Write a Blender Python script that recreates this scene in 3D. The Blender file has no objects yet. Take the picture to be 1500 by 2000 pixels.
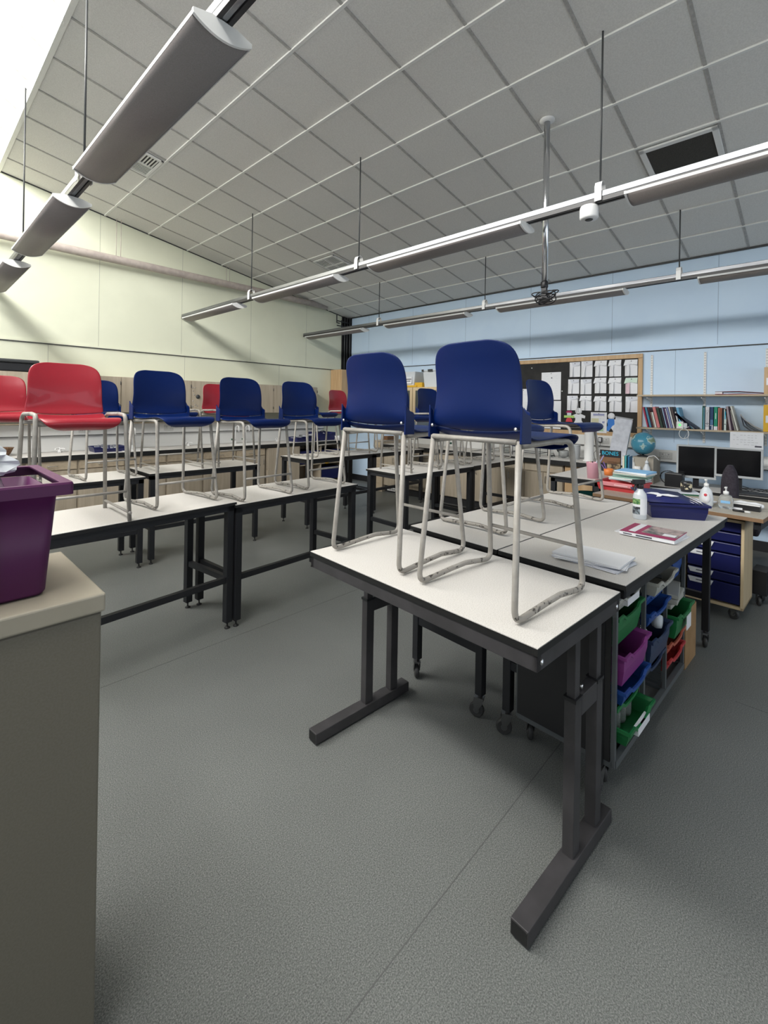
import bpy, bmesh, math, random
from mathutils import Vector, Matrix
random.seed(7)
S = bpy.context.scene
C = S.collection
PI = math.pi
R = math.radians

# ------------------------------------------------------------------ camera
EYE = Vector((0.0, 0.0, 1.6))
FPX = 894.5
TH = R(43.27)                 # heading, anticlockwise from +X
RO = R(0.975)                 # slight roll
FW = Vector((math.cos(TH), math.sin(TH), 0))
RT = Vector((math.sin(TH), -math.cos(TH), 0))
UP = Vector((0, 0, 1))
ir = RT * math.cos(RO) + UP * math.sin(RO)
iu = UP * math.cos(RO) - RT * math.sin(RO)
cam = bpy.data.cameras.new('camera')
co = bpy.data.objects.new('camera', cam)
C.objects.link(co)
M3 = Matrix((ir, iu, -FW)).transposed()
co.matrix_world = Matrix.Translation(EYE) @ M3.to_4x4()
cam.sensor_fit = 'HORIZONTAL'
cam.sensor_width = 36
cam.lens = 36 * FPX / 1500
cam.shift_x = 0
cam.shift_y = -(1000 - 794.17) / 1500
cam.clip_start = 0.05
S.camera = co

# ------------------------------------------------------------------ light
S.view_settings.view_transform = 'Standard'
S.view_settings.look = 'None'
S.view_settings.gamma = 1
S.view_settings.use_curve_mapping = False
S.view_settings.exposure = 0.08
w = bpy.data.worlds.new('world')
S.world = w
w.use_nodes = True
w.node_tree.nodes['Background'].inputs[0].default_value = (0.80, 0.90, 1.0, 1)
w.node_tree.nodes['Background'].inputs[1].default_value = 1.2


def area(name, loc, rot, sx, sy, power, col=(1, 1, 1)):
    l = bpy.data.lights.new(name, 'AREA')
    l.shape = 'RECTANGLE'
    l.size = sx
    l.size_y = sy
    l.energy = power
    l.color = col
    o = bpy.data.objects.new(name, l)
    C.objects.link(o)
    o.location = loc
    o.rotation_euler = rot
    return o


# daylight in the high clerestory window, then two fill lamps added at made-up unseen windows
area('clerestory_daylight', (-1.26, 3.6, 5.18), (0, R(-86), 0), 1.0, 7.6, 640, (1.0, 0.985, 0.95))
area('added_low_fill', (-1.26, 2.4, 1.75), (0, R(-90), 0), 1.1, 9.0, 7, (1.0, 0.98, 0.95))
area('added_near_fill', (3.0, -2.9, 1.8), (R(90), 0, 0), 6.5, 1.5, 22, (0.86, 0.93, 1.0))


# ------------------------------------------------------------------ materials
def mat(name, col, rough=0.5, metal=0.0, coat=0.0, spec=None, trans=0.0, ior=1.45, emit=None, alpha=None):
    m = bpy.data.materials.new(name)
    m.use_nodes = True
    b = m.node_tree.nodes['Principled BSDF']
    b.inputs['Base Color'].default_value = (*col, 1)
    b.inputs['Roughness'].default_value = rough
    b.inputs['Metallic'].default_value = metal
    b.inputs['Coat Weight'].default_value = coat
    if spec is not None:
        b.inputs['Specular IOR Level'].default_value = spec
    b.inputs['Transmission Weight'].default_value = trans
    b.inputs['IOR'].default_value = ior
    if emit:
        b.inputs['Emission Color'].default_value = (*emit[0], 1)
        b.inputs['Emission Strength'].default_value = emit[1]
    if alpha is not None:
        b.inputs['Alpha'].default_value = alpha
    return m


def noisy(name, c1, c2, scale=20, rough=0.5, lo=0.4, hi=0.6, bump=0.0, bscale=None, detail=4, stretch=None, coat=0.0, metal=0.0, obj=True):
    """procedural colour variation (own pattern of the material) plus optional bump"""
    m = mat(name, c1, rough, metal, coat)
    nt = m.node_tree
    b = nt.nodes['Principled BSDF']
    tc = nt.nodes.new('ShaderNodeTexCoord')
    mp = nt.nodes.new('ShaderNodeMapping')
    nt.links.new(tc.outputs['Object'], mp.inputs[0])
    if stretch:
        mp.inputs['Scale'].default_value = stretch
    n = nt.nodes.new('ShaderNodeTexNoise')
    n.inputs['Scale'].default_value = scale
    n.inputs['Detail'].default_value = detail
    nt.links.new(mp.outputs[0], n.inputs[0])
    r = nt.nodes.new('ShaderNodeValToRGB')
    r.color_ramp.elements[0].position = lo
    r.color_ramp.elements[1].position = hi
    r.color_ramp.elements[0].color = (*c1, 1)
    r.color_ramp.elements[1].color = (*c2, 1)
    nt.links.new(n.outputs[0], r.inputs[0])
    nt.links.new(r.outputs[0], b.inputs['Base Color'])
    if bump:
        n2 = nt.nodes.new('ShaderNodeTexNoise')
        n2.inputs['Scale'].default_value = bscale or scale
        nt.links.new(mp.outputs[0], n2.inputs[0])
        bp = nt.nodes.new('ShaderNodeBump')
        bp.inputs['Strength'].default_value = bump
        bp.inputs['Distance'].default_value = 0.004
        nt.links.new(n2.outputs[0], bp.inputs['Height'])
        nt.links.new(bp.outputs[0], b.inputs['Normal'])
    return m


def floor_mat():
    m = mat('speckled_vinyl', (.2, .2, .2), 0.42)
    nt = m.node_tree
    b = nt.nodes['Principled BSDF']
    b.inputs['Specular IOR Level'].default_value = 0.25
    tc = nt.nodes.new('ShaderNodeTexCoord')
    n = nt.nodes.new('ShaderNodeTexNoise')
    n.inputs['Scale'].default_value = 230
    n.inputs['Detail'].default_value = 5
    n.inputs['Roughness'].default_value = .75
    nt.links.new(tc.outputs['Object'], n.inputs[0])
    r = nt.nodes.new('ShaderNodeValToRGB')
    e = r.color_ramp.elements
    e[0].position = .36; e[0].color = (.085, .091, .086, 1)
    e[1].position = .66; e[1].color = (.335, .34, .325, 1)
    k = e.new(.5); k.color = (.178, .188, .180, 1)
    nt.links.new(n.outputs[0], r.inputs[0])
    n2 = nt.nodes.new('ShaderNodeTexNoise')
    n2.inputs['Scale'].default_value = 1.3
    n2.inputs['Detail'].default_value = 6
    nt.links.new(tc.outputs['Object'], n2.inputs[0])
    mx = nt.nodes.new('ShaderNodeMix')
    mx.data_type = 'RGBA'
    mx.blend_type = 'MULTIPLY'
    mx.inputs[0].default_value = .35
    nt.links.new(r.outputs[0], mx.inputs[6])
    nt.links.new(n2.outputs[0], mx.inputs[7])
    nt.links.new(mx.outputs[2], b.inputs['Base Color'])
    bp = nt.nodes.new('ShaderNodeBump')
    bp.inputs['Strength'].default_value = .12
    bp.inputs['Distance'].default_value = .002
    nt.links.new(n.outputs[0], bp.inputs['Height'])
    nt.links.new(bp.outputs[0], b.inputs['Normal'])
    return m


def globe_mat():
    m = mat('globe_map', (.1, .3, .4), 0.25)
    nt = m.node_tree
    b = nt.nodes['Principled BSDF']
    tc = nt.nodes.new('ShaderNodeTexCoord')
    n = nt.nodes.new('ShaderNodeTexNoise')
    n.inputs['Scale'].default_value = 9
    n.inputs['Detail'].default_value = 5
    nt.links.new(tc.outputs['Object'], n.inputs[0])
    r = nt.nodes.new('ShaderNodeValToRGB')
    e = r.color_ramp.elements
    e[0].position = .52; e[0].color = (.06, .25, .36, 1)
    e[1].position = .62; e[1].color = (.22, .30, .20, 1)
    k = e.new(.56); k.color = (.45, .60, .58, 1)
    nt.links.new(n.outputs[0], r.inputs[0])
    nt.links.new(r.outputs[0], b.inputs['Base Color'])
    return m


M = dict(
    floor=floor_mat(),
    tile=noisy('ceiling_tile', (.70, .69, .66), (.76, .75, .72), 90, .9, bump=.5, bscale=160),
    tbar=mat('ceiling_bar', (.78, .78, .75), .45),
    yellow=noisy('pale_yellow_paint', (.72, .735, .585), (.75, .765, .61), 2, .6),
    blue=noisy('pale_blue_paint', (.56, .71, .88), (.59, .74, .90), 2, .6),
    dull=mat('dull_grey_paint', (.30, .29, .27), .7),
    white=mat('white_paint', (.78, .78, .76), .5),
    housing=mat('light_housing', (.52, .53, .52), .45),
    offwhite=mat('offwhite_laminate', (.76, .76, .74), .4),
    seam=mat('dark_seam', (.05, .05, .05), .7),
    seam_soft=mat('soft_seam', (.42, .43, .36), .7),
    seam_blue=mat('blue_seam', (.28, .38, .50), .7),
    skirt=mat('black_skirting', (.02, .02, .022), .5),
    black=mat('black_steel', (.016, .017, .020), .45),
    charcoal=noisy('charcoal_steel', (.042, .040, .042), (.055, .052, .055), 8, .42),
    edge=mat('black_edge', (.012, .012, .012), .5),
    top=noisy('speckled_laminate', (.52, .495, .46), (.66, .635, .60), 260, .42, .35, .55),
    tube=noisy('worn_beige_enamel', (.305, .285, .255), (.345, .325, .295), 30, .38),
    scuff=noisy('scuffed_beige_enamel', (.30, .28, .25), (.045, .04, .035), 55, .5, .58, .65, stretch=(1, 1, 1)),
    shell_blue=mat('blue_polypropylene', (.0008, .012, .088), .40, coat=0, spec=.28),
    shell_red=mat('red_polypropylene', (.31, .017, .030), .32, coat=.25),
    screw=mat('steel_screw', (.6, .6, .6), .3, 1),
    chrome=mat('chrome', (.75, .76, .78), .16, 1),
    fork=mat('dull_zinc', (.20, .20, .20), .35, .8),
    alu=noisy('brushed_aluminium', (.15, .155, .165), (.32, .325, .335), 14, .38, stretch=(1, .05, 1), metal=.9),
    galv=mat('galvanised_tube', (.62, .64, .66), .25, 1),
    track=mat('dark_track', (.03, .028, .028), .4),
    perf=noisy('perforated_grey', (.20, .180, .170), (.27, .245, .235), 500, .55),
    maple=noisy('maple_laminate', (.40, .335, .25), (.50, .43, .335), 3, .45, .3, .7, stretch=(9, 9, .6), detail=8),
    maple_x=noisy('maple_laminate_level', (.40, .32, .225), (.52, .43, .31), 3, .45, .3, .7, stretch=(6, .6, 9), detail=8),
    oak=noisy('oak_wood', (.47, .30, .15), (.58, .40, .23), 3, .45, .3, .7, stretch=(9, 9, .7), detail=8),
    birch=noisy('birch_wood', (.58, .45, .27), (.68, .54, .35), 3, .45, .3, .7, stretch=(9, 9, .7), detail=8),
    brownedge=mat('brown_wood_edge', (.26, .155, .085), .5),
    brown=mat('brown_wood', (.16, .08, .04), .5),
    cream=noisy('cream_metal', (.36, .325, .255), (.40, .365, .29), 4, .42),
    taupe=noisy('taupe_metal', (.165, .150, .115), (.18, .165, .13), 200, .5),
    creamdark=mat('cream_metal_seam', (.10, .09, .07), .6),
    purple=mat('purple_plastic', (.080, .010, .068), .45),
    tray_green=mat('green_plastic', (.015, .17, .05), .4),
    tray_purple=mat('violet_plastic', (.24, .04, .22), .4),
    tray_blue=mat('cobalt_plastic', (.012, .065, .28), .4),
    tray_navy=mat('navy_plastic', (.010, .013, .085), .35),
    tray_smoke=mat('smoky_blue_plastic', (.03, .05, .11), .35),
    tray_grey=mat('grey_plastic', (.42, .42, .38), .45),
    tray_red=mat('red_plastic', (.50, .045, .05), .4),
    tray_orange=mat('coral_plastic', (.50, .12, .07), .4),
    tray_yellow=mat('yellow_plastic', (.72, .42, .03), .4),
    clear=mat('clear_plastic', (.88, .90, .90), .12, trans=.85, ior=1.3),
    milky=mat('milky_plastic', (.72, .76, .80), .35, trans=.15),
    glass=mat('clear_glass', (.95, .97, .97), .03, trans=1, ior=1.35),
    darkglass=mat('cupboard_glass', (.08, .09, .08), .08),
    wplastic=mat('white_plastic', (.78, .78, .77), .35),
    socket=mat('socket_plastic', (.60, .60, .58), .35),
    paper=mat('white_paper', (.78, .79, .82), .8),
    paper2=mat('paper_shade', (.66, .68, .74), .8),
    grey=mat('grey_print', (.35, .36, .38), .8),
    ink=mat('dark_print', (.06, .06, .08), .7),
    board=noisy('black_display_paper', (.016, .016, .016), (.026, .025, .024), 6, .8),
    green_tap=mat('green_tap_cap', (.01, .07, .04), .4),
    rubber=mat('black_rubber', (.02, .02, .02), .6),
    wheel=mat('grey_wheel', (.05, .05, .05), .5),
    bplastic=mat('black_plastic', (.018, .018, .02), .35),
    dgrey=mat('dark_grey_plastic', (.045, .048, .05), .45),
    screen=mat('dark_screen', (.006, .006, .007), .16),
    bezel=mat('silver_bezel', (.45, .47, .48), .35),
    fabric=noisy('charcoal_fabric', (.025, .02, .028), (.04, .034, .045), 60, .9),
    card=noisy('brown_cardboard', (.34, .20, .09), (.38, .23, .11), 12, .8),
    gcard=mat('grey_card', (.33, .30, .25), .8),
    basket=noisy('wicker', (.12, .06, .03), (.22, .12, .06), 60, .7, bump=1),
    duct=noisy('painted_duct', (.42, .36, .33), (.48, .42, .38), 14, .6, bump=.5),
    pink=mat('pink_plastic', (.80, .42, .50), .4, trans=.1),
    orange=mat('orange_plastic', (.75, .22, .05), .4),
    lime=mat('lime_card', (.45, .70, .20), .7),
    sky=mat('light_blue_card', (.25, .50, .78), .6),
    bcard=mat('blue_card', (.04, .20, .62), .6),
    redcard=mat('red_card', (.65, .06, .08), .6),
    magenta=mat('magenta_cover', (.36, .02, .10), .45),
    photo=noisy('cover_photo', (.10, .11, .10), (.50, .38, .36), 22, .45),
    bonepic=noisy('bone_photo', (.05, .03, .02), (.50, .38, .22), 14, .5),
    landscape=noisy('label_photo', (.03, .03, .04), (.30, .36, .40), 60, .5),
    greenpic=noisy('green_label', (.04, .16, .05), (.30, .45, .18), 60, .5),
    cyan=mat('cyan_print', (.02, .40, .60), .5),
    led=mat('green_light', (.05, .8, .1), .5, emit=((.1, 1, .15), 1.5)),
    globe=globe_mat(),
    pinktint=mat('pink_crayon', (.75, .55, .62), .8),
    greentint=mat('green_crayon', (.62, .76, .66), .8),
    glaze=mat('window_pane_daylight', (.9, .95, 1), .1, trans=1),
    mesh=noisy('dark_grille', (.035, .033, .028), (.07, .065, .055), 300, .8),
    floorseam=mat('floor_weld', (.10, .103, .10), .6),
)


def cmat(col, rough=.5):
    k = 'c%.3f_%.3f_%.3f' % col
    if k not in M:
        M[k] = mat('cover_' + k, col, rough)
    return M[k]


# ------------------------------------------------------------------ mesh helpers
def fillet(pts, rad, n=6):
    pts = [Vector(p) for p in pts]
    if not isinstance(rad, (list, tuple)):
        rad = [rad] * len(pts)
    out = [pts[0]]
    for i in range(1, len(pts) - 1):
        a, b, c = pts[i - 1], pts[i], pts[i + 1]
        d1, d2 = (a - b), (c - b)
        l1, l2 = d1.length, d2.length
        d1.normalize(); d2.normalize()
        ang = d1.angle(d2)
        if rad[i] <= 0 or ang > PI - .02:
            out.append(b)
            continue
        t = min(rad[i] / math.tan(ang / 2), l1 * .49, l2 * .49)
        p1, p2 = b + d1 * t, b + d2 * t
        for k in range(n + 1):
            s = k / n
            out.append((1 - s) ** 2 * p1 + 2 * s * (1 - s) * b + s * s * p2)
    out.append(pts[-1])
    return out


class MB:
    def __init__(self, off=(0, 0, 0)):
        self.bm = bmesh.new()
        self.off = Vector(off)
        self.mi = 0
        self.X = Matrix.Identity(4)

    def _f(self, vs, smooth=False):
        try:
            f = self.bm.faces.new(vs)
        except ValueError:
            return None
        f.material_index = self.mi
        f.smooth = smooth
        return f

    def v(self, p):
        return self.bm.verts.new(self.X @ Vector(p))

    def box(self, x0, x1, y0, y1, z0, z1):
        c = [(x0, y0, z0), (x1, y0, z0), (x1, y1, z0), (x0, y1, z0), (x0, y0, z1), (x1, y0, z1), (x1, y1, z1), (x0, y1, z1)]
        v = [self.v(p) for p in c]
        for q in ((3, 2, 1, 0), (4, 5, 6, 7), (0, 1, 5, 4), (1, 2, 6, 5), (2, 3, 7, 6), (3, 0, 4, 7)):
            self._f([v[i] for i in q])
        return self

    def cbox(self, c, s):
        return self.box(c[0] - s[0] / 2, c[0] + s[0] / 2, c[1] - s[1] / 2, c[1] + s[1] / 2, c[2] - s[2] / 2, c[2] + s[2] / 2)

    def bar(self, a, b, wd, ht):
        """square section bar between two points"""
        a, b = Vector(a), Vector(b)
        d = (b - a).normalized()
        up = UP if abs(d.z) < .95 else Vector((1, 0, 0))
        s = d.cross(up).normalized() * wd / 2
        u = s.cross(d).normalized() * ht / 2
        r1 = [self.v(a + p) for p in (s + u, -s + u, -s - u, s - u)]
        r2 = [self.v(b + p) for p in (s + u, -s + u, -s - u, s - u)]
        for i in range(4):
            self._f([r1[i], r1[(i + 1) % 4], r2[(i + 1) % 4], r2[i]])
        self._f(r1[::-1]); self._f(r2)
        return self

    def tube(self, pts, r, seg=10, caps=True, radii=None):
        pts = [Vector(p) for p in pts]
        rings = []
        prev = None
        for i, p in enumerate(pts):
            if i == 0:
                d = pts[1] - p
            elif i == len(pts) - 1:
                d = p - pts[i - 1]
            else:
                d = (pts[i + 1] - p).normalized() + (p - pts[i - 1]).normalized()
            d.normalize()
            if prev is None:
                a = d.orthogonal().normalized()
            else:
                a = (prev - d * prev.dot(d))
                a = a.normalized() if a.length > 1e-6 else d.orthogonal().normalized()
            prev = a
            b = d.cross(a)
            rr = radii[i] if radii else r
            rings.append([self.v(p + (a * math.cos(t) + b * math.sin(t)) * rr) for t in [2 * PI * k / seg for k in range(seg)]])
        for i in range(len(rings) - 1):
            for k in range(seg):
                self._f([rings[i][k], rings[i][(k + 1) % seg], rings[i + 1][(k + 1) % seg], rings[i + 1][k]], True)
        if caps:
            self._f(rings[0][::-1]); self._f(rings[-1])
        return self

    def lathe(self, prof, c=(0, 0, 0), seg=20, sx=1, sy=1, axis='z', caps=True):
        rings = []
        for r, z in prof:
            ring = []
            for k in range(seg):
                t = 2 * PI * k / seg
                a, b = r * math.cos(t) * sx, r * math.sin(t) * sy
                if axis == 'z':
                    p = (c[0] + a, c[1] + b, c[2] + z)
                elif axis == 'y':
                    p = (c[0] + a, c[1] + z, c[2] + b)
                else:
                    p = (c[0] + z, c[1] + a, c[2] + b)
                ring.append(self.v(p))
            rings.append(ring)
        for i in range(len(rings) - 1):
            for k in range(seg):
                self._f([rings[i][k], rings[i][(k + 1) % seg], rings[i + 1][(k + 1) % seg], rings[i + 1][k]], True)
        if caps:
            self._f(rings[0][::-1]); self._f(rings[-1])
        return self

    def cyl(self, c, r, h, seg=20, axis='z'):
        return self.lathe([(r, 0), (r, h)], c, seg, axis=axis)

    def grid(self, rows, smooth=True, closed=False):
        vs = [[self.v(p) for p in r] for r in rows]
        for i in range(len(vs) - 1):
            n = len(vs[i])
            for k in range(n if closed else n - 1):
                self._f([vs[i][k], vs[i][(k + 1) % n], vs[i + 1][(k + 1) % n], vs[i + 1][k]], smooth)
        return self

    def prism(self, poly, axis, a, b):
        """poly: 2-D points; axis: the extruded axis"""
        def P(p, t):
            return {'x': (t, p[0], p[1]), 'y': (p[0], t, p[1]), 'z': (p[0], p[1], t)}[axis]
        r1 = [self.v(P(p, a)) for p in poly]
        r2 = [self.v(P(p, b)) for p in poly]
        n = len(poly)
        for i in range(n):
            self._f([r1[i], r1[(i + 1) % n], r2[(i + 1) % n], r2[i]])
        self._f(r1[::-1]); self._f(r2)
        return self

    def build(self, name, mats, parent=None, bevel=0, solid=0, sub=0, seg=2, smooth=False):
        bm = self.bm
        if self.off.length:
            bmesh.ops.translate(bm, verts=bm.verts, vec=-self.off)
        bmesh.ops.recalc_face_normals(bm, faces=bm.faces)
        me = bpy.data.meshes.new(name)
        bm.to_mesh(me)
        bm.free()
        if not isinstance(mats, (list, tuple)):
            mats = [mats]
        for m in mats:
            me.materials.append(M[m] if isinstance(m, str) else m)
        o = bpy.data.objects.new(name, me)
        C.objects.link(o)
        if parent:
            o.parent = parent
        if solid:
            md = o.modifiers.new('solid', 'SOLIDIFY')
            md.thickness = solid
            md.offset = 0
        if bevel:
            md = o.modifiers.new('bevel', 'BEVEL')
            md.width = bevel
            md.segments = seg
            md.limit_method = 'ANGLE'
            md.angle_limit = R(40)
        if sub:
            md = o.modifiers.new('sub', 'SUBSURF')
            md.levels = sub
            md.render_levels = sub
        return o


def tag(o, label, cat, group=None, kind=None):
    o['label'] = label
    o['category'] = cat
    if group:
        o['group'] = group
    if kind:
        o['kind'] = kind
    return o


def thing(name, label, cat, loc=(0, 0, 0), rz=0.0, group=None, rot=None):
    o = bpy.data.objects.new(name, None)
    o.empty_display_size = .1
    C.objects.link(o)
    o.location = loc
    o.rotation_euler = rot if rot else (0, 0, rz)
    return tag(o, label, cat, group)


def struct(name, mb, m, **k):
    o = mb.build(name, m, **k)
    o['kind'] = 'structure'
    return o


def dup(root, loc=None, rz=None, label=None, group=None):
    def cp(o, par):
        c = o.copy()
        C.objects.link(c)
        if par:
            c.parent = par
        for ch in [q for q in bpy.data.objects if q.parent == o]:
            cp(ch, c)
        return c
    r = cp(root, None)
    if loc is not None:
        r.location = loc
    if rz is not None:
        r.rotation_euler = (0, 0, rz)
    if label:
        r['label'] = label
    if group:
        r['group'] = group
    return r


def lettering(txt, size, m, parent, matrix, depth=.0008, name='lettering', align='CENTER'):
    cu = bpy.data.curves.new('t', 'FONT')
    cu.body = txt
    cu.size = size
    cu.extrude = depth
    cu.align_x = align
    cu.align_y = 'CENTER'
    to = bpy.data.objects.new('t', cu)
    C.objects.link(to)
    bpy.context.view_layer.update()
    me = bpy.data.meshes.new_from_object(to.evaluated_get(bpy.context.evaluated_depsgraph_get()))
    bpy.data.objects.remove(to)
    me.name = name
    me.materials.clear()
    me.materials.append(M[m])
    me.transform(matrix)
    o = bpy.data.objects.new(name, me)
    C.objects.link(o)
    o.parent = parent
    return o


def ray(u, v):
    dx, dy = u - 750, v - 794.17
    c, s = math.cos(RO), math.sin(RO)
    x, y = dx * c + dy * s, -dx * s + dy * c
    return FW * FPX + RT * x - UP * y


def onx(u, v, X):
    r = ray(u, v)
    return EYE + r * (X / r.x)


def ony(u, v, Y):
    r = ray(u, v)
    return EYE + r * (Y / r.y)


def onz(u, v, Z):
    r = ray(u, v)
    return EYE + r * ((Z - 1.6) / r.z)


# ------------------------------------------------------------------ room shell
XW, YW = 6.87, 7.63            # blue wall, yellow wall
X0, Y0 = -1.3, -3.0
RX = 0.85                      # ridge where the ceiling turns up steeply
SL = 0.1635


def cz(x):
    return 3.55 + SL * (XW - x) if x >= RX else 3.55 + SL * (XW - RX) + .65 * (RX - x)


struct('floor', MB().box(X0 - .1, XW + .1, Y0 - .1, YW + .1, -.1, 0), 'floor')
# main slope with a shallow tile relief, then the steep bright slope
mb = MB()
mb.prism([(RX, cz(RX)), (XW + .1, cz(XW + .1)), (XW + .1, cz(XW + .1) + .12), (RX, cz(RX) + .12)], 'y', Y0 - .1, YW + .1)
struct('ceiling', mb, 'tile')
mb = MB()
mb.prism([(X0 - .1, cz(X0 - .1)), (RX, cz(RX)), (RX, cz(RX) + .12), (X0 - .1, cz(X0 - .1) + .12)], 'y', Y0 - .1, YW + .1)
struct('ceiling', mb, 'tile')
# exposed T bars
mb = MB()
for i in range(0, 9):
    x = 2.055 + .607 * i
    if x > XW - .03:
        break
    mb.box(x - .012, x + .012, Y0, YW, cz(x) - .012, cz(x) + .01)
mb.box(RX - .02, RX + .02, Y0, YW, cz(RX) - .018, cz(RX) + .05)
struct('trim_1', mb, 'tbar')
mb = MB()
k = 0
y = .593
ys = [.593 + .596 * k for k in range(-6, 12)]
for y in ys:
    mb.prism([(RX, cz(RX) - .006), (XW, cz(XW) - .006), (XW, cz(XW) + .01), (RX, cz(RX) + .01)], 'y', y - .011, y + .011)
    mb.prism([(X0, cz(X0) - .006), (RX, cz(RX) - .006), (RX, cz(RX) + .01), (X0, cz(X0) + .01)], 'y', y - .008, y + .008)
struct('trim_2', mb, noisy('ceiling_cross_bar', (.38, .37, .355), (.46, .45, .43), 40, .8))

# yellow wall (left), blue wall (right)
top = [(X0, 0), (XW + .1, 0), (XW + .1, cz(XW) + .1), (RX, cz(RX) + .1), (X0, cz(X0) + .1)]
struct('wall_left', MB().prism(top, 'y', YW, YW + .1), 'yellow')
struct('wall_right', MB().box(XW, XW + .1, Y0, YW, 0, 3.6), 'blue')
struct('wall_front', MB().box(X0, XW, Y0 - .1, Y0, 0, .9).box(X0, .1, Y0 - .1, Y0, .9, 2.7).box(5.9, XW, Y0 - .1, Y0, .9, 2.7)
       .prism([(X0, 2.7), (XW, 2.7), (XW, cz(XW) + .05), (RX, cz(RX) + .05), (X0, cz(X0) + .05)], 'y', Y0 - .1, Y0), 'dull')
mb = MB()
mb.box(X0 - .1, X0, Y0, YW, 0, 1.15).box(X0 - .1, X0, Y0, YW, 2.35, 4.65).box(X0 - .1, X0, Y0, YW, 5.75, 6.1)
for y in (Y0, -2.3, 7.0):
    mb.box(X0 - .1, X0, y, y + .62, 1.15, 5.75)
struct('wall_back', mb, 'dull')
mb = MB()
for k in range(10):
    y = -2.0 + k * 1.0
    mb.box(X0 - .07, X0 - .03, y - .02, y + .02, 4.65, 5.75)
mb.box(X0 - .07, X0 - .03, -1.7, 7.0, 4.65, 4.70).box(X0 - .07, X0 - .03, -1.7, 7.0, 5.70, 5.75)
struct('window_1', mb, 'wplastic')
mb = MB()
for k in range(8):
    y = -1.7 + k * 1.24
    mb.box(X0 - .07, X0 - .03, y - .03, y + .03, 1.15, 2.35)
mb.box(X0 - .07, X0 - .03, -1.7, 7.0, 1.15, 1.2).box(X0 - .07, X0 - .03, -1.7, 7.0, 2.3, 2.35)
struct('added_low_window', mb, 'wplastic')  # unseen low windows, put in to carry the weak fill lamp
mb = MB()
for k in range(5):
    x = .1 + k * 1.45
    mb.box(x - .03, x + .03, Y0 - .07, Y0 - .03, .9, 2.7)
mb.box(.1, 5.9, Y0 - .07, Y0 - .03, .9, .95).box(.1, 5.9, Y0 - .07, Y0 - .03, 2.65, 2.7)
struct('added_near_window', mb, 'wplastic')  # near wall window out of view, added only for fill light

# panel joints and ledges of the two walls
mb = MB()
mb.box(X0, 6.66, YW - .014, YW, 2.385, 2.41)
struct('trim_3', mb, 'yellow')
mb = MB()
mb.box(X0, 6.66, YW - .012, YW, 2.372, 2.385)
struct('trim_4', mb, 'seam')
mb = MB()
for x in (.78, 2.0, 3.2, 4.47, 5.74):
    mb.box(x - .0025, x + .0025, YW - .001, YW, 2.41, cz(x))
for x in (1.4, 3.26, 5.1):
    mb.box(x - .0025, x + .0025, YW - .001, YW, 1.97, 2.37)
struct('trim_5', mb, 'seam_soft')
mb = MB()
mb.box(XW - .012, XW, Y0, 7.5, 2.405, 2.43)
struct('trim_6', mb, 'blue')
mb = MB().box(XW - .010, XW, Y0, 7.5, 2.392, 2.405)
struct('trim_7', mb, 'seam')
mb = MB()
for k in range(-1, 7):
    y = .88 + 1.213 * k
    mb.box(XW - .001, XW, y - .0025, y + .0025, 2.43, 3.55)
for y in (1.32, .1):
    mb.box(XW - .001, XW, y - .002, y + .002, 1.2, 2.39)
struct('trim_8', mb, 'seam_blue')
struct('trim_9', MB().box(XW - .02, XW, Y0, YW, cz(XW) - .02, cz(XW)).prism([(RX, cz(RX) - .014), (XW, cz(XW) - .014), (XW, cz(XW)), (RX, cz(RX))], 'y', YW - .012, YW), 'dgrey')
struct('baseboard_right', MB().box(XW - .015, XW, Y0, YW, 0, .12), 'skirt')
struct('baseboard_left', MB().box(X0, XW, YW - .015, YW, 0, .12), 'skirt')
# welded joints between the vinyl sheets
mb = MB()
mb.box(-.6, 6.2, .868, .8715, 0, .0006)
mb.box(-.6, 6.2, 2.888, 2.8915, 0, .0006)
mb.box(3.2, 3.2035, -2.0, 0.3, 0, .0006)
struct('trim_10', mb, 'floorseam')
# white service trunking on both walls + white splashbacks
struct('trim_11', MB().box(X0, 6.2, YW - .05, YW, 1.125, 1.275).box(X0, 6.2, YW - .012, YW, .90, 1.125), 'offwhite', bevel=.004)
struct('trim_12', MB().box(X0, 6.2, YW - .052, YW - .012, 1.118, 1.124), 'seam')
struct('trim_13', MB().box(XW - .05, XW, 1.72, 5.9, 1.10, 1.245).box(XW - .012, XW, 1.9, 5.9, .90, 1.10).box(XW - .05, XW, Y0, 1.70, .95, 1.10), 'offwhite', bevel=.004)
struct('trim_14', MB().box(XW - .052, XW - .012, 1.72, 5.9, 1.094, 1.099).box(XW - .052, XW - .012, Y0, 1.70, .942, .949), 'seam')

# ------------------------------------------------------------------ overhead services
t = thing('heating_pipe', 'long dusty pink-grey pipe running across the top of the yellow wall', 'pipe', (-.5, 7.5, 3.69))
mb = MB((-.5, 7.5, 3.69)); mb.tube([(X0, 7.5, 3.69), (2, 7.5, 3.69), (5, 7.5, 3.69), (6.15, 7.5, 3.67)], .058, 18)
mb.build('pipe_run', 'duct', t)
for x in (2.2, 3.93, .3):
    mb = MB((-.5, 7.5, 3.69))
    mb.tube([(x - .025, 7.5, 3.72), (x - .025, 7.5, cz(x) - .02)], .004, 6).tube([(x + .035, 7.5, 3.72), (x + .035, 7.5, cz(x) - .02)], .004, 6)
    mb.build('hanger', 'duct', t)

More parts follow.
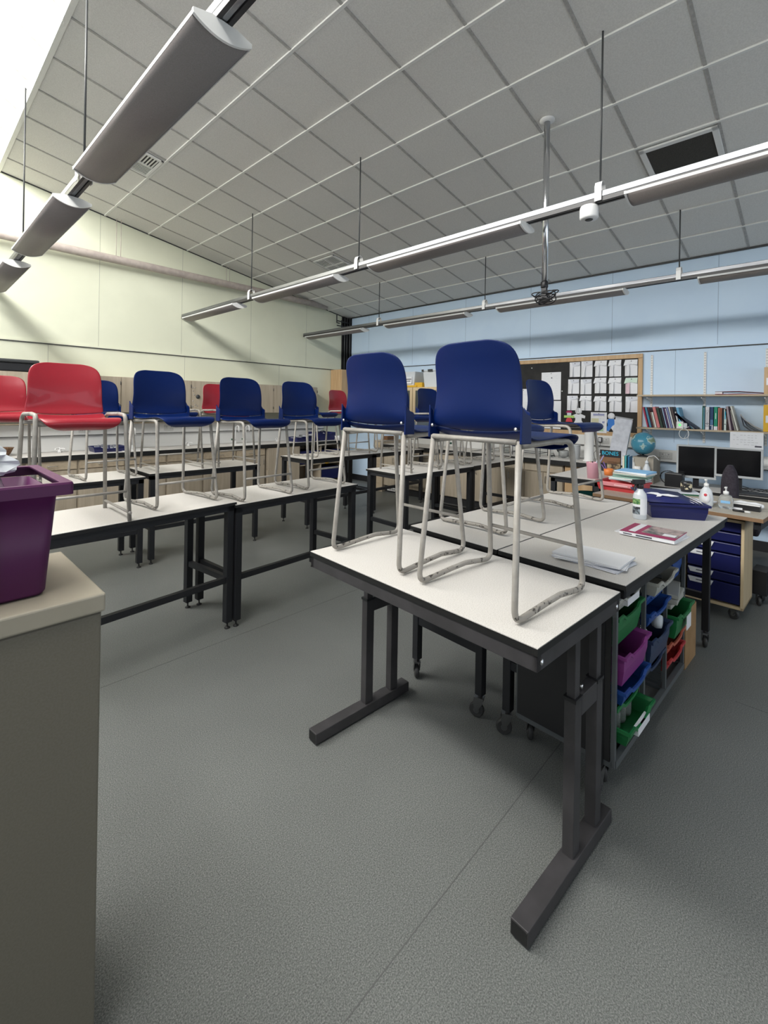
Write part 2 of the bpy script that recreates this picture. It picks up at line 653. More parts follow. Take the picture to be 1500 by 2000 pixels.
t = thing('conduit_stack', 'black vertical conduits in the corner between yellow and blue walls', 'conduit', (6.8, 7.56, 2.38))
mb = MB((6.8, 7.56, 2.38)); mb.box(6.70, 6.87, 7.60, 7.63, 2.38, 3.57).box(6.855, 6.869, 7.48, 7.63, 2.38, 3.55)
mb.build('backing', 'bplastic', t)
for x, y in ((6.74, 7.57), (6.80, 7.56), (6.83, 7.50)):
    mb = MB((6.8, 7.56, 2.38)); mb.tube([(x, y, 2.38), (x, y, 3.54)], .016, 10)
    mb.build('conduit', 'dgrey', t)
t = thing('pipe_bracket', 'black bent pipe hooks high in the corner beside the black conduits', 'bracket', (6.6, 7.55, 3.4))
for x, z in ((6.46, 3.44), (6.60, 3.34)):
    mb = MB((6.6, 7.55, 3.4))
    mb.tube(fillet([(x, 7.52, z + .12), (x, 7.52, z - .05), (x + .02, 7.45, z - .07)], .02), .013, 8)
    mb.build('hook', 'dgrey', t)
for z in (3.42, 3.32):
    mb = MB((6.6, 7.55, 3.4))
    mb.tube(fillet([(6.42, 7.46, z), (6.62, 7.52, z + .01), (6.80, 7.52, z)], .03), .013, 8)
    mb.build('cross_pipe', 'dgrey', t)

RODS = (5.5, 3.42, 1.07, -1.3)
FIX = ((7.40, 5.80), (5.28, 3.70), (3.17, 1.60), (.88, -.70))
proto_fix = None


def light_fixture(y1, y0):
    """curved uplighter/downlighter body hung under the rail, local origin at its middle"""
    L = y1 - y0
    t = thing('light_fixture', '', 'light')
    hw = .108
    prof = [(-hw + 2 * hw * k / 10, -.034 * (1 - (2 * k / 10 - 1) ** 2) - .018) for k in range(11)]
    mb = MB()
    mb.grid([[(x, s * (L / 2 - .012), z) for x, z in prof] for s in (-1, 1)], True)
    mb.build('diffuser', 'perf', t, solid=.003)
    mb = MB()
    pr = [(-hw - .004, -.022), (-hw - .004, -.004), (-.05, .012), (.05, .012), (hw + .004, -.004), (hw + .004, -.022), (hw - .002, -.016), (.04, .004), (-.04, .004), (-hw + .002, -.016)]
    mb.prism(pr, 'y', -L / 2 + .01, L / 2 - .01)
    mb.build('housing', 'housing', t)
    for s in (-1, 1):
        mb = MB()
        pp = [(x * 1.04, z - .003) for x, z in prof] + [(hw + .006, -.003), (.05, .014), (-.05, .014), (-hw - .006, -.003)]
        a = s * (L / 2 - .012)
        mb.prism(pp, 'y', min(a, a + s * .012), max(a, a + s * .012))
        mb.build('end_cap', 'white', t)
    return t


names = {0: 'nearest rail', 1: 'middle rail', 2: 'far rail'}
posn = ('yellow-wall end of', 'second place from the yellow wall on', 'third place from the yellow wall on', 'fourth place from the yellow wall on')
for i, xr in enumerate((.80, 3.22, 5.68)):
    o = (xr, 2.0, 3.0)
    t = thing('lighting_rail', ('dark ended aluminium lighting rail crossing the top left corner', 'long aluminium lighting rail crossing the middle of the ceiling',
                                'thin aluminium lighting rail nearest the blue wall')[i], 'rail', o, 0, 'suspended lighting rails')
    ye = 7.62 if i < 2 else 7.66 - .05
    mb = MB(o)
    mb.box(xr - .032, xr + .032, -2.9, ye, 3.02, 3.062)
    mb.box(xr - .012, xr + .012, -2.9, ye, 2.997, 3.02)
    mb.build('rail_body', 'alu', t, bevel=.004)
    for s in (-1, 1):
        mb = MB(o)
        mb.box(min(xr + s * .014, xr + s * .031), max(xr + s * .014, xr + s * .031), -2.9, ye, 2.992, 3.02)
        mb.build('side_track', 'track', t)
    for y in RODS:
        mb = MB(o)
        mb.tube([(xr, y, 3.10), (xr, y, cz(xr) + .005)], .0065, 8)
        rd = mb.build('hanging_rod', 'dgrey', t)
        mb = MB(o)
        mb.grid([[(xr - .042, y + s, 2.995), (xr - .042, y + s, 3.09), (xr - .03, y + s, 3.12), (xr, y + s, 3.135), (xr + .03, y + s, 3.12), (xr + .042, y + s, 3.09), (xr + .042, y + s, 2.995)] for s in (-.022, .022)], False)
        mb.build('rail_clip', 'wplastic', t, solid=.004)
    for j, (a, b) in enumerate(FIX):
        if i == 2 and j == 0:
            a, b = 7.45, 5.84
        lab = 'grey strip light, %s the %s' % (posn[j], names[i])
        if proto_fix is None:
            proto_fix = light_fixture(FIX[0][0], FIX[0][1])
            f = proto_fix
            f['group'] = 'strip lights under the rails'
        else:
            f = dup(proto_fix)
        f['label'] = lab
        f.location = (xr, (a + b) / 2, 2.979)

t = thing('motion_sensor', 'white drum-shaped ceiling sensor under the middle lighting rail', 'sensor', (3.22, 1.14, 2.90))
mb = MB(); mb.lathe([(.0, .0), (.052, .0), (.060, .012), (.060, .07), (.055, .088), (.03, .096)], seg=28); mb.build('casing', 'wplastic', t)
mb = MB(); mb.lathe([(.0, -.006), (.02, -.006), (.026, -.001)], seg=20); mb.build('lens', 'dgrey', t)

t = thing('projector_pole', 'shiny steel pole hanging from the ceiling with a black bracket at its foot', 'pole', (3.744, 1.682, 2.55))
mb = MB((3.744, 1.682, 2.55)); mb.tube([(3.744, 1.682, 2.66), (3.744, 1.682, cz(3.744))], .0245, 20); mb.build('tube', 'chrome', t)
mb = MB((3.744, 1.682, 2.55)); mb.lathe([(.028, 0), (.062, .01), (.062, .02), (.03, .03)], (3.744, 1.682, cz(3.744) - .03), 24); mb.build('ceiling_flange', 'wplastic', t)
mb = MB((3.744, 1.682, 2.55)); mb.lathe([(.03, 0), (.03, .05)], (3.744, 1.682, 2.63), 18).box(3.729, 3.759, 1.66, 1.704, 2.54, 2.64).box(3.70, 3.79, 1.64, 1.72, 2.53, 2.548)
mb.build('bracket', 'bplastic', t, bevel=.003)
t2 = thing('cable_tangle', 'tangle of black cable wound round the bracket under the steel pole', 'cable', (3.744, 1.682, 2.53))
mb = MB()
pts = []
for k in range(120):
    a = k * .42
    pts.append((.07 * math.cos(a) * (1 + .3 * math.sin(k * .13)) + .02, (.10 + .02 * math.sin(k * .31)) * math.sin(a * 1.03), .02 + .04 * math.sin(a * .7 + k * .02)))
mb.tube(pts, .0045, 6); mb.build('coiled_cable', 'bplastic', t2)


def slope_rot():
    return (0, math.atan(SL), 0)


def diffuser(x, y, label):
    t = thing('ceiling_vent', label, 'vent', (x, y, cz(x) - .012), rot=slope_rot(), group='square air vents in the ceiling')
    mb = MB(); h = .25
    for a, b, c, d in ((-h, h, -h, -h + .03), (-h, h, h - .03, h), (-h, -h + .03, -h, h), (h - .03, h, -h, h), (-h, h, -.012, .012), (-.012, .012, -h, h)):
        mb.box(a, b, c, d, -.012, .006)
    mb.build('frame', 'white', t, bevel=.003)
    mb = MB()
    mb.box(-h + .01, h - .01, -h + .01, h - .01, .002, .008)
    mb.build('opening', 'seam', t)
    for qx, qy, along in ((-1, -1, 'x'), (1, -1, 'y'), (-1, 1, 'y'), (1, 1, 'x')):
        mb = MB()
        for k in range(6):
            p = .03 + k * .033
            if along == 'x':
                a = sorted((qx * .014, qx * .22)); mb.box(a[0], a[1], min(qy * p, qy * (p + .014)), max(qy * p, qy * (p + .014)), -.008, -.002)
            else:
                a = sorted((qy * .014, qy * .22)); mb.box(min(qx * p, qx * (p + .014)), max(qx * p, qx * (p + .014)), a[0], a[1], -.008, -.002)
        mb.build('louvre_set', 'offwhite', t)
    return t


diffuser(1.79, 5.66, 'white four-way ceiling vent beside the nearest lighting rail')
diffuser(4.80, 5.67, 'white four-way ceiling vent above the middle rail, deep in the room')
t = thing('ceiling_grille', 'large white framed ceiling grille with dark mesh at the upper right', 'grille', (4.80, .89, cz(4.80) - .012), rot=slope_rot())
mb = MB(); h = .29
for a, b, c, d in ((-h, h, -h, -h + .045), (-h, h, h - .045, h), (-h, -h + .045, -h, h), (h - .045, h, -h, h)):
    mb.box(a, b, c, d, -.014, .006)
mb.build('frame', 'white', t, bevel=.004)
mb = MB(); mb.box(-.25, .25, -.25, .25, -.002, .004); mb.build('mesh', 'mesh', t)


# ------------------------------------------------------------------ lab tables
def castor(parent, x, y, rz=0, name='castor', top=.12):
    mb = MB()
    mb.X = Matrix.Translation((x, y, 0)) @ Matrix.Rotation(rz, 4, 'Z')
    mb.mi = 1
    mb.lathe([(.033, -.012), (.0385, -.006), (.0385, .006), (.033, .012)], (0.018, 0, .0385), 20, axis='y')
    mb.mi = 0
    mb.lathe([(.016, -.0135), (.016, .0135)], (0.018, 0, .0385), 12, axis='y')
    for s in (-1, 1):
        mb.prism([(-.018, top - .015), (.028, top - .015), (.034, .08), (.026, .04), (.010, .04), (-.015, .08)], 'y', s * .017 - .0015, s * .017 + .0015)
    mb.box(-.020, .030, -.019, .019, top - .02, top - .013)
    mb.cyl((0, 0, top - .014), .012, .022, 12)
    mb.build(name, ['fork', 'wheel'], parent)


def screw_foot(parent, x, y):
    mb = MB()
    mb.lathe([(.0, 0), (.020, 0), (.020, .006), (.008, .012), (.006, .014), (.006, .05)], (x, y, 0), 14)
    mb.build('foot', 'rubber', parent)


def lab_table(name, label, loc, rz, L, D, H=.9, feet='screw', rails='front', group=None, frame='black', legmat=None, inset=(.012, .012), q=.025):
    t = thing(name, label, 'table', (loc[0], loc[1], 0), rz, group)
    l, d = L / 2, D / 2
    mb = MB()
    mb.mi = 1; mb.box(-l, l, -d, d, H - .022, H - .0025)
    mb.mi = 0; mb.box(-l + .002, l - .002, -d + .002, d - .002, H - .0025, H)
    mb.build('tabletop', ['top', 'edge'], t)
    mb = MB(); a = .012
    for y in (-d + a, d - a - .025):
        mb.box(-l + a, l - a, y, y + .025, H - .062, H - .022)
    for x in (-l + a, l - a - .025):
        mb.box(x, x + .025, -d + a, d - a, H - .062, H - .022)
    mb.build('top_frame', frame, t)
    hgt = .045 if feet == 'screw' else .12
    for sx in (-1, 1):
        for sy in (-1, 1):
            x, y = sx * (l - a - q), (-d + inset[0] + q) if sy < 0 else (d - inset[1] - q)
            mb = MB(); mb.box(x - q, x + q, y - q, y + q, hgt, H - .023)
            lg = mb.build('leg', legmat or frame, t, bevel=.003)
            if feet == 'screw':
                screw_foot(lg, x, y)
            else:
                castor(lg, x, y, random.uniform(0, 6))
    for sx in (-1, 1):
        x = sx * (l - a - q)
        mb = MB(); mb.box(x - .016, x + .016, -d + inset[0] + q, d - inset[1] - q, .33, .37); mb.build('side_rail', frame, t)
    if rails == 'front':
        y = -d + a + q
        mb = MB(); mb.box(-l + .06, l - .06, y - .016, y + .016, .33, .37); mb.build('long_rail', frame, t)
    elif rails == 'back':
        y = d - a - q
        mb = MB(); mb.box(-l + .06, l - .06, y - .016, y + .016, .33, .37); mb.build('long_rail', frame, t)
    return t


G = 'white topped lab tables with black steel frames'
lab_table('lab_table', 'white topped lab table nearest the purple tub, carrying the near red stool', (1.046, 3.243), R(6.0), 1.2, .6, .90, group=G)
lab_table('lab_table', 'white topped lab table in the middle foreground row, carrying two blue stools', (2.272, 3.325), R(3.2), 1.26, .6, .882, group=G)
lab_table('lab_table', 'white topped lab table behind the one by the purple tub, in the second row', (1.06, 5.02), R(0), 1.2, .6, .88, group=G)
lab_table('lab_table', 'white topped lab table of the second row with its corner lapping over its left neighbour', (2.32, 5.045), R(0), 1.23, .6, .90, group=G)
lab_table('lab_table', 'white topped lab table near the far corner with the open tray shelves behind it', (4.24, 5.06), R(.5), 1.22, .6, .90, group=G)
lab_table('lab_table', 'white topped lab table farthest into the corner, against the end cabinets', (5.47, 5.065), R(0), 1.2, .6, .90, group=G)
lab_table('lab_table', 'white topped lab table seen beneath the left big blue stool, past the aisle', (4.18, 3.315), R(-3.2), 1.18, .62, .90, group=G)
lab_table('lab_table', 'white topped lab table next to the blue-wall cabinets, seen beneath the right big blue stool', (5.385, 3.29), R(-1.0), 1.2, .6, .90, group=G)
lab_table('mobile_bench', 'long mobile bench on castors carrying the two blue stools that face right', (2.965, 1.375), R(-4.0), 1.80, .595, .90, feet='castor', rails='none', inset=(.085, .02), q=.021, group='castor benches joined into one worktop')
lab_table('mobile_bench', 'long mobile bench on castors carrying the spray bottle and magenta book', (2.923, .775), R(-4.0), 1.80, .595, .90, feet='castor', rails='none', inset=(.085, .03), q=.021, group='castor benches joined into one worktop')
lab_table('mobile_table', 'white topped table with the pink pen pot, beside the blue-wall bench', (5.45, 1.80), R(0), 1.34, .52, .90, feet='castor', rails='none')

# height adjustable table in front
t = thing('adjustable_table', 'nearest grey-framed height adjustable table carrying the two big blue stools', 'table', (1.645, 1.148, 0), R(-3.8))
l, d = .318, .59
mb = MB(); mb.mi = 1; mb.box(-l, l, -d, d, .876, .8975); mb.mi = 0; mb.box(-l + .0015, l - .0015, -d + .0015, d - .0015, .8975, .9)
mb.build('tabletop', ['top', 'edge'], t)
mb = MB()
for y in (-d + .003, d - .028):
    mb.box(-l + .004, l - .004, y, y + .025, .826, .876)
for x in (-l + .004, l - .029):
    mb.box(x, x + .025, -d + .003, d - .003, .826, .876)
mb.box(-l + .03, l - .03, -.02, .02, .83, .87)
mb.build('top_frame', 'charcoal', t, bevel=.002)
for s in (-1, 1):
    y = s * (d - .045)
    mb = MB(); mb.box(-l + .0, l - .01, y - .03, y + .03, .008, .058)
    ft = mb.build('foot_bar', 'charcoal', t, bevel=.003)
    mb = MB(); mb.box(-l - .001, -l + .001, y - .026, y + .026, .013, .053); mb.build('open_end', 'edge', ft)
    mb = MB(); mb.box(-l + .02, -l + .05, y - .02, y + .02, 0, .009).box(l - .06, l - .03, y - .02, y + .02, 0, .009); mb.build('glide', 'rubber', ft)
    for x in (.02, .20):
        mb = MB(); mb.box(x - .025, x + .025, y - .02, y + .02, .058, .60)
        lg = mb.build('lower_upright', 'charcoal', t, bevel=.002)
        mb = MB(); mb.box(x - .019, x + .019, y - .015, y + .015, .58, .826)
        mb.build('upper_upright', 'charcoal', t, bevel=.002)
        mb = MB(); mb.box(x - .028, x + .028, y - .023, y + .023, .592, .604); mb.build('collar', 'bplastic', t)
    mb = MB(); mb.box(.045, .175, y - .02, y + .02, .53, .60); mb.build('bracket', 'charcoal', t, bevel=.002)
    mb = MB(); mb.cyl((.08, y, .60), .008, .02, 12); mb.build('bolt', 'screw', t)
    for x in (-l + .03, l - .03):
        mb = MB(); mb.lathe([(0, -.004), (.008, -.003), (.010, 0)] if s < 0 else [(.010, 0), (.008, .003), (0, .004)], (x, s * (d - .003), .85), 12, axis='y'); mb.build('bolt', 'screw', t)

# ------------------------------------------------------------------ stools
SEATP = [(.205, .540, .090), (.228, .548, .135), (.244, .564, .166), (.249, .582, .182), (.240, .597, .192), (.220, .606, .198), (.16, .607, .203), (.08, .600, .206),
         (0, .594, .207), (-.07, .592, .207), (-.115, .596, .207), (-.148, .608, .206), (-.168, .628, .205)]
BACKP = [(-.172, .628, .206), (-.188, .652, .206), (-.194, .680, .201), (-.197, .715, .197), (-.200, .765, .195), (-.205, .81, .194), (-.212, .85, .192),
         (-.219, .878, .187), (-.225, .902, .176), (-.229, .919, .158), (-.232, .931, .130), (-.234, .937, .085)]
NV = 15


def shell_rows(P, back):
    rows = []
    for i, (x, z, w_) in enumerate(P):
        row = []
        for k in range(NV):
            v = -1 + 2 * k / (NV - 1)
            y = w_ * v
            q = (y / .2) ** 2
            if back:
                f = min(1, (z - .628) / .12)
                row.append((x + (.002 + .030 * f) * q, y, z))
            else:
                f = max(0, min(1, (.24 - x) / .30))
                g = max(0, min(1, (x - .14) / .10))
                row.append((x - .025 * g * q * q + .012 * q * (1 - f), y, z - .012 * (1 - q) * f - .006 * g * q))
        rows.append(row)
    return rows


def make_stool(style, colour):
    t = thing('stool', '', 'stool')
    sm = 'shell_' + colour
    seat = shell_rows(SEATP, False)
    back = shell_rows(BACKP, True)
    back[0] = seat[-1]
    mb = MB(); mb.grid(seat); mb.build('seat', sm, t, solid=.007, sub=1)
    mb = MB(); mb.grid(back)
    bk = mb.build('backrest', sm, t, solid=.007, sub=1)
    r = .0108
    if style == 'sled':
        for s in (-1, 1):
            mb = MB()     # side flange of the shell, wrapped round the rear leg
            y0, y1 = sorted((s * .202, s * .211))
            mb.prism([(-.200, .583), (-.140, .583), (-.141, .668), (-.150, .678), (-.170, .684), (-.188, .700), (-.197, .712), (-.197, .655)], 'y', y0, y1)
            fl = mb.build('shell_flange', sm, t, bevel=.003, seg=2)
            mb = MB(); mb.lathe([(0, -.2035), (.006, -.2025), (.007, -.199)], (0, s * .188, .632), 10, axis='x'); mb.build('screw', 'screw', t)
            y = s * .192
            yb = s * .216
            pts = fillet([(-.186, y, .592), (-.232, yb, r), (-.03, yb, .026), (.055, yb, .030), (.235, yb, r), (.168, y, .580), (.05, y * .97, .583), (-.17, y * .97, .574)],
                         [0, .040, .05, .05, .040, .045, .02, 0], 7)
            mb = MB()
            n1 = max(i for i, p in enumerate(pts) if p.z < .12 and p.x < 0 or i == 0)
            mb.mi = 0; mb.tube(pts, r, 10)
            # paint worn off along the skid
            for f in mb.bm.faces:
                c = f.calc_center_median()
                if c.z < .034:
                    f.material_index = 1
            mb.build('side_frame', ['tube', 'scuff'], t)
        mb = MB(); mb.tube([(-.191, -.190, .588), (-.191, .190, .588)], .0098, 10); mb.build('rear_bar', 'tube', t)
        mb = MB(); mb.tube([(.224, -.204, .170), (.224, .204, .170)], .0078, 8); mb.build('footrest', 'tube', t)
        mb = MB(); mb.tube([(.12, -.186, .574), (.12, .186, .574)], .0078, 8); mb.build('seat_bar', 'tube', t)
    else:
        for s in (-1, 1):
            y, yb = s * .215, s * .232
            mb = MB(); mb.tube(fillet([(.262, yb, .0), (.212, y, .622), (.10, y, .628)], [0, .035, 0], 7), r + .0007, 10); mb.build('leg', 'tube', t)
            mb = MB(); mb.tube(fillet([(-.205, yb, .0), (-.175, y, .600), (-.12, y, .622), (.10, y, .628)], [0, .03, .02, 0], 6), r + .0007, 10); mb.build('leg', 'tube', t)
            mb = MB(); mb.tube([(-.20, yb * .99, .052), (.285, yb * .99, .050)], .0078, 8); mb.build('side_rail', 'tube', t)
        mb = MB(); mb.tube([(.247, -.225, .175), (.247, .225, .175)], .0078, 8); mb.build('footrest', 'tube', t)
        mb = MB(); mb.tube([(.19, -.212, .572), (.19, .212, .572)], .011, 8); mb.build('seat_bar', 'tube', t)
        mb = MB(); mb.tube([(-.15, -.212, .575), (-.15, .212, .575)], .011, 8); mb.build('seat_bar', 'tube', t)
    return t


PS = {}
for sty, col in (('sled', 'blue'), ('leg', 'red'), ('leg', 'blue')):
    PS[(sty, col)] = make_stool(sty, col)
used = set()
GS = 'stools stood on the lab tables'


def stool(sty, col, x, y, z, head, label):
    """head: the way the sitter would face, degrees from +X; (x, y) the middle of the feet"""
    p = PS[(sty, col)]
    if (sty, col) in used:
        p = dup(p)
    used.add((sty, col))
    p.location = (x, y, z)
    p.rotation_euler = (0, 0, R(head))
    p['label'] = label
    p['group'] = GS


stool('sled', 'blue', 1.665, 1.455, .90, -1.5, 'left one of the two big blue stools on the nearest table')
stool('sled', 'blue', 1.618, .885, .90, -6.0, 'biggest blue stool, nearest the camera, back towards us')
stool('sled', 'blue', 2.515, 1.44, .90, -93, 'blue stool mostly hidden behind the biggest stool, only seat corner and legs showing')
stool('sled', 'blue', 3.50, 1.42, .90, -96, 'blue stool in side view facing right in front of the notice board')
stool('leg', 'red', .715, 3.20, .90, -90, 'biggest red stool, over the purple tub')
stool('sled', 'blue', 1.345, 3.335, .90, -84, 'blue stool just right of the biggest red stool')
stool('sled', 'blue', 1.945, 3.26, .882, -87, 'blue stool in the middle of the foreground row, on the left end of its table')
stool('sled', 'blue', 2.575, 3.33, .882, -87, 'blue stool at the right end of the foreground row')
stool('leg', 'red', .60, 4.99, .88, -90, 'red stool cut off by the left edge of the picture')
stool('sled', 'blue', 1.365, 5.00, .88, -86, 'blue stool half hidden between the red stool and the next blue one')
stool('leg', 'blue', 2.025, 5.05, .90, -90, 'blue stool of the second row whose back is hidden by a foreground stool')
stool('leg', 'red', 2.655, 5.06, .90, -87, 'small red stool with its left half showing between two blue backs')
stool('sled', 'blue', 4.02, 5.08, .90, -80, 'blue stool far back, only its seat showing left of the small far red stool')
stool('leg', 'red', 4.57, 5.06, .90, -84, 'farthest red stool, beside the left big blue stool')
stool('sled', 'blue', 5.20, 5.06, .90, -88, 'blue stool on the farthest table, nearer the aisle')
stool('sled', 'blue', 5.77, 5.06, .90, -90, 'blue stool on the farthest table, nearer the blue wall')
stool('leg', 'blue', 3.97, 3.35, .90, -92, 'blue four-legged stool on the table seen under the left big stool')
stool('sled', 'blue', 4.52, 3.33, .90, -94, 'blue stool framed in the gap between the two big blue stools')
stool('sled', 'blue', 5.08, 3.31, .90, -90, 'blue stool hidden behind the biggest stool, on the table by the blue-wall bench')
stool('sled', 'blue', 5.66, 3.32, .90, -92, 'blue stool closest to the blue-wall cabinets, legs visible under the biggest stool')

# ------------------------------------------------------------------ steel cupboard and tub in front
o = (-.05, 1.5, 0)
t = thing('steel_cupboard', 'beige steel cupboard in the near left corner, under the purple tub', 'cupboard', o)
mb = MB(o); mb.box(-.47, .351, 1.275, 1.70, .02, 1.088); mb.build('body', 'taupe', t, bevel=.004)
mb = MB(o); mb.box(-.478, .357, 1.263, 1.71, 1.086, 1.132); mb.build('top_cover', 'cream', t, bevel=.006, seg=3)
mb = MB(o); mb.box(-.465, .347, 1.272, 1.69, 1.080, 1.087); mb.build('shadow_gap', 'creamdark', t)
mb = MB(o); mb.box(-.46, .335, 1.29, 1.69, 0, .02); mb.build('plinth', 'seam', t)

KT = .82
o = (.13, 1.82, 1.02)
OT = (o[0] * KT - .016, o[1] * KT, 1.6 - (1.6 - o[2]) * KT + .008)
t = thing('storage_tub', 'deep purple plastic tub on the beige steel cupboard', 'tub', OT)


def rrect(x0, x1, y0, y1, z, r, n=5):
    out = []
    for cx, cy, a in ((x1 - r, y1 - r, 0), (x0 + r, y1 - r, 90), (x0 + r, y0 + r, 180), (x1 - r, y0 + r, 270)):
        for k in range(n + 1):
            q = R(a + 90 * k / n)
            out.append((cx + r * math.cos(q), cy + r * math.sin(q), z))
    return out


mb = MB(o)
mb.grid([rrect(.0, .318, 1.652, 2.05, 1.0215, .02), rrect(-.005, .326, 1.640, 2.055, 1.032, .03), rrect(-.025, .348, 1.628, 2.075, 1.318, .03)], True, True)
vs = [mb.v(p) for p in rrect(.0, .318, 1.652, 2.05, 1.0215, .02)]
mb._f(vs)
for_v = [setattr(v_, 'co', (v_.co - Vector(o)) * KT + Vector(o)) for v_ in mb.bm.verts]
mb.build('tub_wall', 'purple', t, solid=.004)
mb = MB(o)
mb.grid([rrect(-.03, .352, 1.624, 2.08, 1.348, .012), rrect(-.055, .378, 1.600, 2.10, 1.350, .010), rrect(-.056, .380, 1.598, 2.102, 1.346, .012),
         rrect(-.056, .380, 1.598, 2.102, 1.316, .012)], False, True)
for_v = [setattr(v_, 'co', (v_.co - Vector(o)) * KT + Vector(o)) for v_ in mb.bm.verts]
mb.build('rim', 'purple', t, solid=.004)
mb = MB(o); mb.tube([(.205, 1.632, 1.035), (.203, 1.622, 1.315)], .008, 8)
for_v = [setattr(v_, 'co', (v_.co - Vector(o)) * KT + Vector(o)) for v_ in mb.bm.verts]
mb.build('groove', mat('tub_groove', (.02, .003, .02), .5), t)
t = thing('crumpled_packaging', 'crumpled pale plastic wrapping poking out of the purple tub', 'packaging', (.20 * .82 - .016, 1.95 * .82, 1.157))
bm_ = MB()
rows = []
for i in range(12):
    rows.append([((.075 + .03 * math.sin(k * 2.1 + i)) * math.cos(2 * PI * k / 14) * math.sin(PI * (i + .5) / 12) * 1.1,
                  (.06 + .02 * math.sin(k * 3.3 + i * 1.7)) * math.sin(2 * PI * k / 14) * math.sin(PI * (i + .5) / 12),
                  .335 + (.06 + .012 * math.sin(i * 2 + k)) * math.cos(PI * (i + .5) / 12)) for k in range(14)])
for r_ in rows:
    r_[:] = [(a_ * .82, b_ * .82, c_ * .82) for a_, b_, c_ in r_]
bm_.grid(rows, False, True); bm_.build('wrap', 'milky', t)
mb = MB(); mb.tube(fillet([(.025, -.016, .25), (.041, -.025, .20), (.03, -.016, .0)], .03), .013, 10); mb.build('tube', 'clear', t)

# ------------------------------------------------------------------ yellow wall furniture
FY = 7.05
t0 = None
divs = [1.075 + .565 * (k - 3) for k in range(0, 10)]      # unit boundaries
lab_n = ['first', 'second', 'third', 'fourth', 'fifth', 'sixth', 'seventh', 'eighth', 'ninth']
vis = [x for x in divs if x < 4.5]
for k in range(len(vis) - 1):
    a, b = vis[k], vis[k] + .565
    if b < .2:
        continue
    lab = 'pale wood base cabinet under the yellow-wall worktop, %s from the open tray shelves' % lab_n[len(vis) - 2 - k]
    oo = (a + .2825, 7.33, 0)
    if t0 is None:
        t = t0 = thing('base_cabinet', lab, 'cabinet', oo, 0, 'base cabinets along the yellow wall')
        mb = MB(); mb.box(-.282, .282, -.26, .28, .10, .836); mb.build('carcass', 'maple', t)
        mb = MB(); mb.box(-.282, .282, -.22, .28, 0, .10); mb.build('plinth', 'skirt', t)
        mb = MB(); mb.box(-.268, .268, -.28, -.26, .715, .83)
        dr = mb.build('drawer', 'maple_x', t, bevel=.002)
        mb = MB(); mb.tube(fillet([(-.05, -.28, .768), (-.05, -.305, .768), (.05, -.305, .768), (.05, -.28, .768)], .012), .004, 6); mb.build('handle', 'screw', dr)
        mb = MB(); mb.box(-.268, .268, -.28, -.26, .11, .700)
        dr = mb.build('door', 'maple', t, bevel=.002)
        mb = MB(); mb.tube(fillet([(.23, -.28, .56), (.23, -.305, .56), (.23, -.305, .64), (.23, -.28, .64)], .012), .004, 6); mb.build('handle', 'screw', dr)
    else:
        t = dup(t0, oo, 0, lab)
# single wide cabinet before the open shelves
o = (4.74, 7.33, 0)
t = thing('open_shelf_unit', 'open pale wood shelf unit full of dark blue trays under the worktop corner', 'shelf unit', (5.3, 7.33, 0))
o = (5.3, 7.33, 0)
mb = MB(o)
for x in (4.50, 5.20, 5.72, 6.24):
    mb.box(x - .009, x + .009, 7.06, 7.62, .1, .836)
mb.box(4.49, 6.25, 7.06, 7.62, .08, .1).box(4.49, 6.25, 7.6, 7.62, .1, .836).box(4.49, 6.25, 7.06, 7.6, .45, .466)
mb.build('carcass', 'maple', t)
mb = MB(o); mb.box(4.49, 6.25, 7.10, 7.6, 0, .08); mb.build('plinth', 'skirt', t)
mb = MB(o); mb.box(4.51, 5.19, 7.04, 7.06, .11, .83); mb.build('door', 'maple', t, bevel=.002)
for j, (x, z, lab) in enumerate(((5.46, .64, 'dark blue tray in the open shelves, upper left opening'), (5.98, .64, 'dark blue tray in the open shelves, upper right opening'), (5.98, .30, 'dark blue tray in the open shelves, lower right opening'))):
    b = MB((x, 7.3, z - .12)); b.box(x - .24, x + .24, 7.07, 7.5, z - .10 - .067 * 1, z + .08)
    ob = b.build('storage_tray', 'tray_navy', bevel=.01)
    ob.location = (x, 7.3, z - .12)
    tag(ob, lab, 'tray', 'dark blue trays in the open shelves')
ob = MB(); ob.lathe([(0, -.01), (.075, -.01), (.08, 0), (.075, .01), (0, .01)], seg=20, axis='y'); ob = ob.build('disc', 'tray_yellow')
ob.location = (5.84, 7.02, .53); tag(ob, 'yellow round disc hanging on the open tray shelves in the far corner', 'disc')

# worktop with sinks
t = thing('worktop', 'long white worktop with black edge along the yellow wall', 'worktop', (2.5, 7.33, .9))
o = (2.5, 7.33, .9)
mb = MB(o); mb.mi = 1; mb.box(-.6, 6.3, 7.03, 7.615, .836, .8975); mb.mi = 0; mb.box(-.6, 6.3, 7.032, 7.615, .8975, .9)
mb.build('slab', ['top', 'edge'], t)


def sink_tap(x, y, rz, lab, cat='tap'):
    t = thing('bench_tap', lab, cat, (x, y, .9), rz, 'white swan-neck bench taps')
    mb = MB(); mb.lathe([(0, 0), (.024, 0), (.020, .02), (.012, .05), (.010, .06)], seg=14); mb.build('base', 'wplastic', t)
    mb = MB(); mb.tube(fillet([(0, 0, .05), (0, 0, .30), (0, -.11, .33), (0, -.12, .22)], [0, .05, .05, 0], 8), .0095, 10); mb.build('spout', 'wplastic', t)
    mb = MB(); mb.tube([(0, 0, .075), (-.06, -.02, .08)], .007, 8)
    v = mb.build('valve', 'wplastic', t)
    mb = MB(); mb.lathe([(0, 0), (.018, 0), (.020, .012), (.018, .03), (0, .03)], (-.075, -.03, .066), 12); mb.build('cap', 'green_tap', v)
    return t


